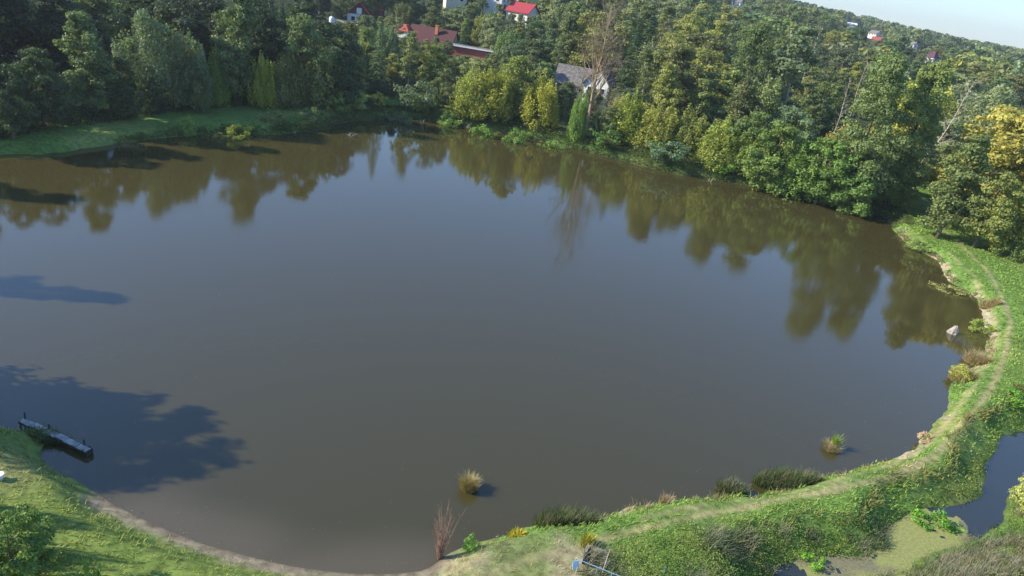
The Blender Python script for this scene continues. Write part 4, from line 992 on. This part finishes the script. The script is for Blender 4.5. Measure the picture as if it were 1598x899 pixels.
# footbridge plank jetty
JW = mat('weathered_planks', (.30, .29, .26), .85, (3, .45), bump=.3); JD = mat('wet_wood_and_pit_shade', (.05, .042, .035), .7, (3, .4))
a_ = np.array(gnd(33, 655, .35)); b_ = np.array(gnd(139, 703, .35)); Lj = np.linalg.norm(b_ - a_); dj = (b_ - a_) / Lj; rj = math.atan2(dj[1], dj[0])
e = empty('jetty', (a_[0], a_[1], 0), rj); tag(e, 'old grey plank jetty lying along the shaded water in the lower left', 'jetty')
g_ = rng_(5); pos_ = 0; k = 0
for seg in (.17, .19, .17, .14, .18, .15):
    Ls = Lj * seg; b = MB(); b.box((pos_ + Ls / 2, .0 + g_.normal(0, .025), .37 + g_.normal(0, .012)), (Ls - .05, .36, .05), g_.normal(0, .012)); b.build('plank', JW, e); pos_ += Ls; k += 1
for s_ in (-.15, .15): b = MB(); b.box((Lj / 2, s_, .27), (Lj, .09, .15)); b.build('beam', JD, e)
for px0, s_, top in ((.12, .16, .8), (.12, -.16, .4), (Lj * .36, .26, .62), (Lj * .62, -.22, .4), (Lj - .55, .17, .75), (Lj - .2, -.2, .42), (Lj - .2, .2, .42)):
    V, Fs = tube([(px0, s_, -1.2), (px0, s_, top)], [.05, .042], 7); MB().poly(V, Fs).build('post', JD, e)
b = MB(); b.box((Lj - .02, 0, .2), (.10, .42, .34)); b.build('end_board', JD, e)

# drift litter on the beach and leaves afloat near the shore
x, y, g_ = sample(30000, -24, 8, 22, 45, 301); f3 = fields(x, y); m = (f3[2] < 2.2) & (f3[0] > -.25) & (f3[0] < 1.0) & (g_.uniform(0, 1, len(x)) < .35); x, y = x[m], y[m]; z = ground_z(x, y)
cc = np.array([(.10, .08, .05), (.34, .30, .24), (.18, .14, .09), (.12, .16, .04)])[g_.integers(0, 4, len(x))]
V = leafquads(np.stack([x, y, np.maximum(z, 0) + .025], 1), g_.normal(0, .35, (len(x), 3)) + [0, 0, 1], .03, g_, .6)
put_stuff('drift_litter', V, np.arange(len(V)).reshape(-1, 4), np.repeat(cc, 4, 0), 'bits of drift litter and small stones along the sandy shore', 'litter')
x, y, g_ = sample(9000, -24, 40, 23, 60, 311); f3 = fields(x, y); m = (f3[0] < -.2) & (g_.uniform(0, 1, len(x)) < np.exp(f3[0] / 2.5) * .3 + .006); x, y = x[m], y[m]
V = leafquads(np.stack([x, y, 0 * x + .008], 1), g_.normal(0, .05, (len(x), 3)) + [0, 0, 1], .028, g_, .7); cc = np.array([(.22, .20, .09), (.26, .23, .15), (.14, .15, .05)])[g_.integers(0, 3, len(x))]
put_stuff('floating_leaves', V, np.arange(len(V)).reshape(-1, 4), np.repeat(cc, 4, 0), 'scattered small leaves floating near the shore of the pond', 'leaves')

# blue railing, pole and board at the sluice
BLUE = mat('faded_blue_paint', (.20, .33, .42), .55, (6, .2)); STK = mat('dry_stick', (.42, .36, .28), .85, (8, .25)); CONC = mat('concrete', (.32, .29, .25), .9, (3, .3), bump=.3)
A = np.array([*gnd(897, 871, 2.0), 2.0]); B = np.array([*gnd(992, 909, 2.0), 2.0])
e = empty('blue_railing', (A[0], A[1], 1.0)); tag(e, 'thin blue pipe railing over the sluice at the bottom edge', 'railing'); o0 = np.array([A[0], A[1], 1.0])
MB().beam(A - o0, B - o0, .02).build('rail', BLUE, e)
for t in (.38, .62, .80, .98):
    P_ = A + (B - A) * t; MB().beam(P_ - o0 - [0, 0, 1.6], P_ - o0, .022).build('rail_post', BLUE, e)
MB().beam(A + (B - A) * .3 - o0 - [0, 0, .5], B - o0 - [0, 0, .5], .018).build('lower_rail', BLUE, e)
P_ = np.array([*gnd(901, 888, 1.75), 1.75]); e = empty('blue_board', (P_[0], P_[1], .9), .1); tag(e, 'small light blue board on a stake at the left end of the railing', 'board')
b = MB(); b.box((0, 0, .85), (.30, .04, .42), 0); o = b.build('board_panel', mat('light_blue_board', (.30, .50, .62), .6, (5, .15)), e); o.rotation_euler = (-.35, 0, .15); MB().beam((0, .06, -.4), (0, .06, .9), .025).build('stake', STK, e)
P_ = np.array([*gnd(936, 903, 1.2), 1.2]); h_ = solve_h(P_[0], P_[1], 857, 1.2); e = empty('wooden_stake', tuple(P_)); tag(e, 'tall pale wooden stake standing beside the blue railing', 'stake')
MB().beam((0, 0, -.5), (.12, 0, h_), .035, r2=.02).build('stake_pole', STK, e); MB().beam((.08, 0, h_ * .45), (.28, .05, h_ * .6), .02).build('nailed_lath', STK, e)
P_ = np.array([*gnd(1032, 903, 1.0), 1.0]); h_ = solve_h(P_[0], P_[1], 885, 1.0); o = MB().beam((0, 0, -.6), (.05, 0, h_), .05, 8).build('blue_post', BLUE); o.location = P_; tag(o, 'short blue post at the bottom edge right of the railing', 'post')
P_ = np.array([*gnd(925, 878, 1.1), 1.1]); e = empty('sluice_box', (P_[0], P_[1], .9), -.35); tag(e, 'dark open sluice pit in the grass behind the blue railing', 'sluice')
for cx, cy, sx, sy in ((-.5, 0, .14, 1.3), (.5, 0, .14, 1.3), (0, .58, .86, .14)):
    b = MB(); b.box((cx, cy, 0), (sx, sy, 1.3)); b.build('side_wall', CONC, e)
b = MB(); b.box((0, -.05, .47), (.86, 1.1, .06)); b.build('pit_shade_panel', JD, e)  # dark panel stands in for the shade inside the open pit
# white tub cut by the left edge
P_ = np.array([*gnd(-1, 746, 1.3), 0]); P_[2] = gz(P_[0], P_[1]); e = empty('white_tub', tuple(P_)); tag(e, 'small white plastic tub on the grass at the left edge', 'tub')
V, Fs = tube([(0, 0, -.02), (0, 0, .22), (0, 0, .30)], [.16, .2, .21], 14); MB().poly(V, Fs).build('tub_body', WHITEP, e, True); V, Fs = tube([(0, 0, .3), (0, 0, .33)], [.225, .225], 14); MB().poly(V, Fs).build('tub_lid', WHITEP, e)

# ------------------------------------------------------------------ air
hz_m = bpy.data.materials.new('haze'); hz_m.use_nodes = True; n = hz_m.node_tree; n.nodes.clear()
ou = n.nodes.new('ShaderNodeOutputMaterial'); pv = n.nodes.new('ShaderNodeVolumePrincipled'); pv.inputs['Color'].default_value = (.86, .92, 1, 1); pv.inputs['Density'].default_value = .00018
pv.inputs['Anisotropy'].default_value = .3
n.links.new(pv.outputs[0], ou.inputs['Volume'])
zmax = float(max(gzv.max() + 30, 60)); zmin = float(gzv.min() - 1)
b = MB(); b.box((200, 1900, (zmax + zmin) / 2), (7000, 4800, zmax - zmin)); tag(b.build('haze', hz_m), kind='stuff')
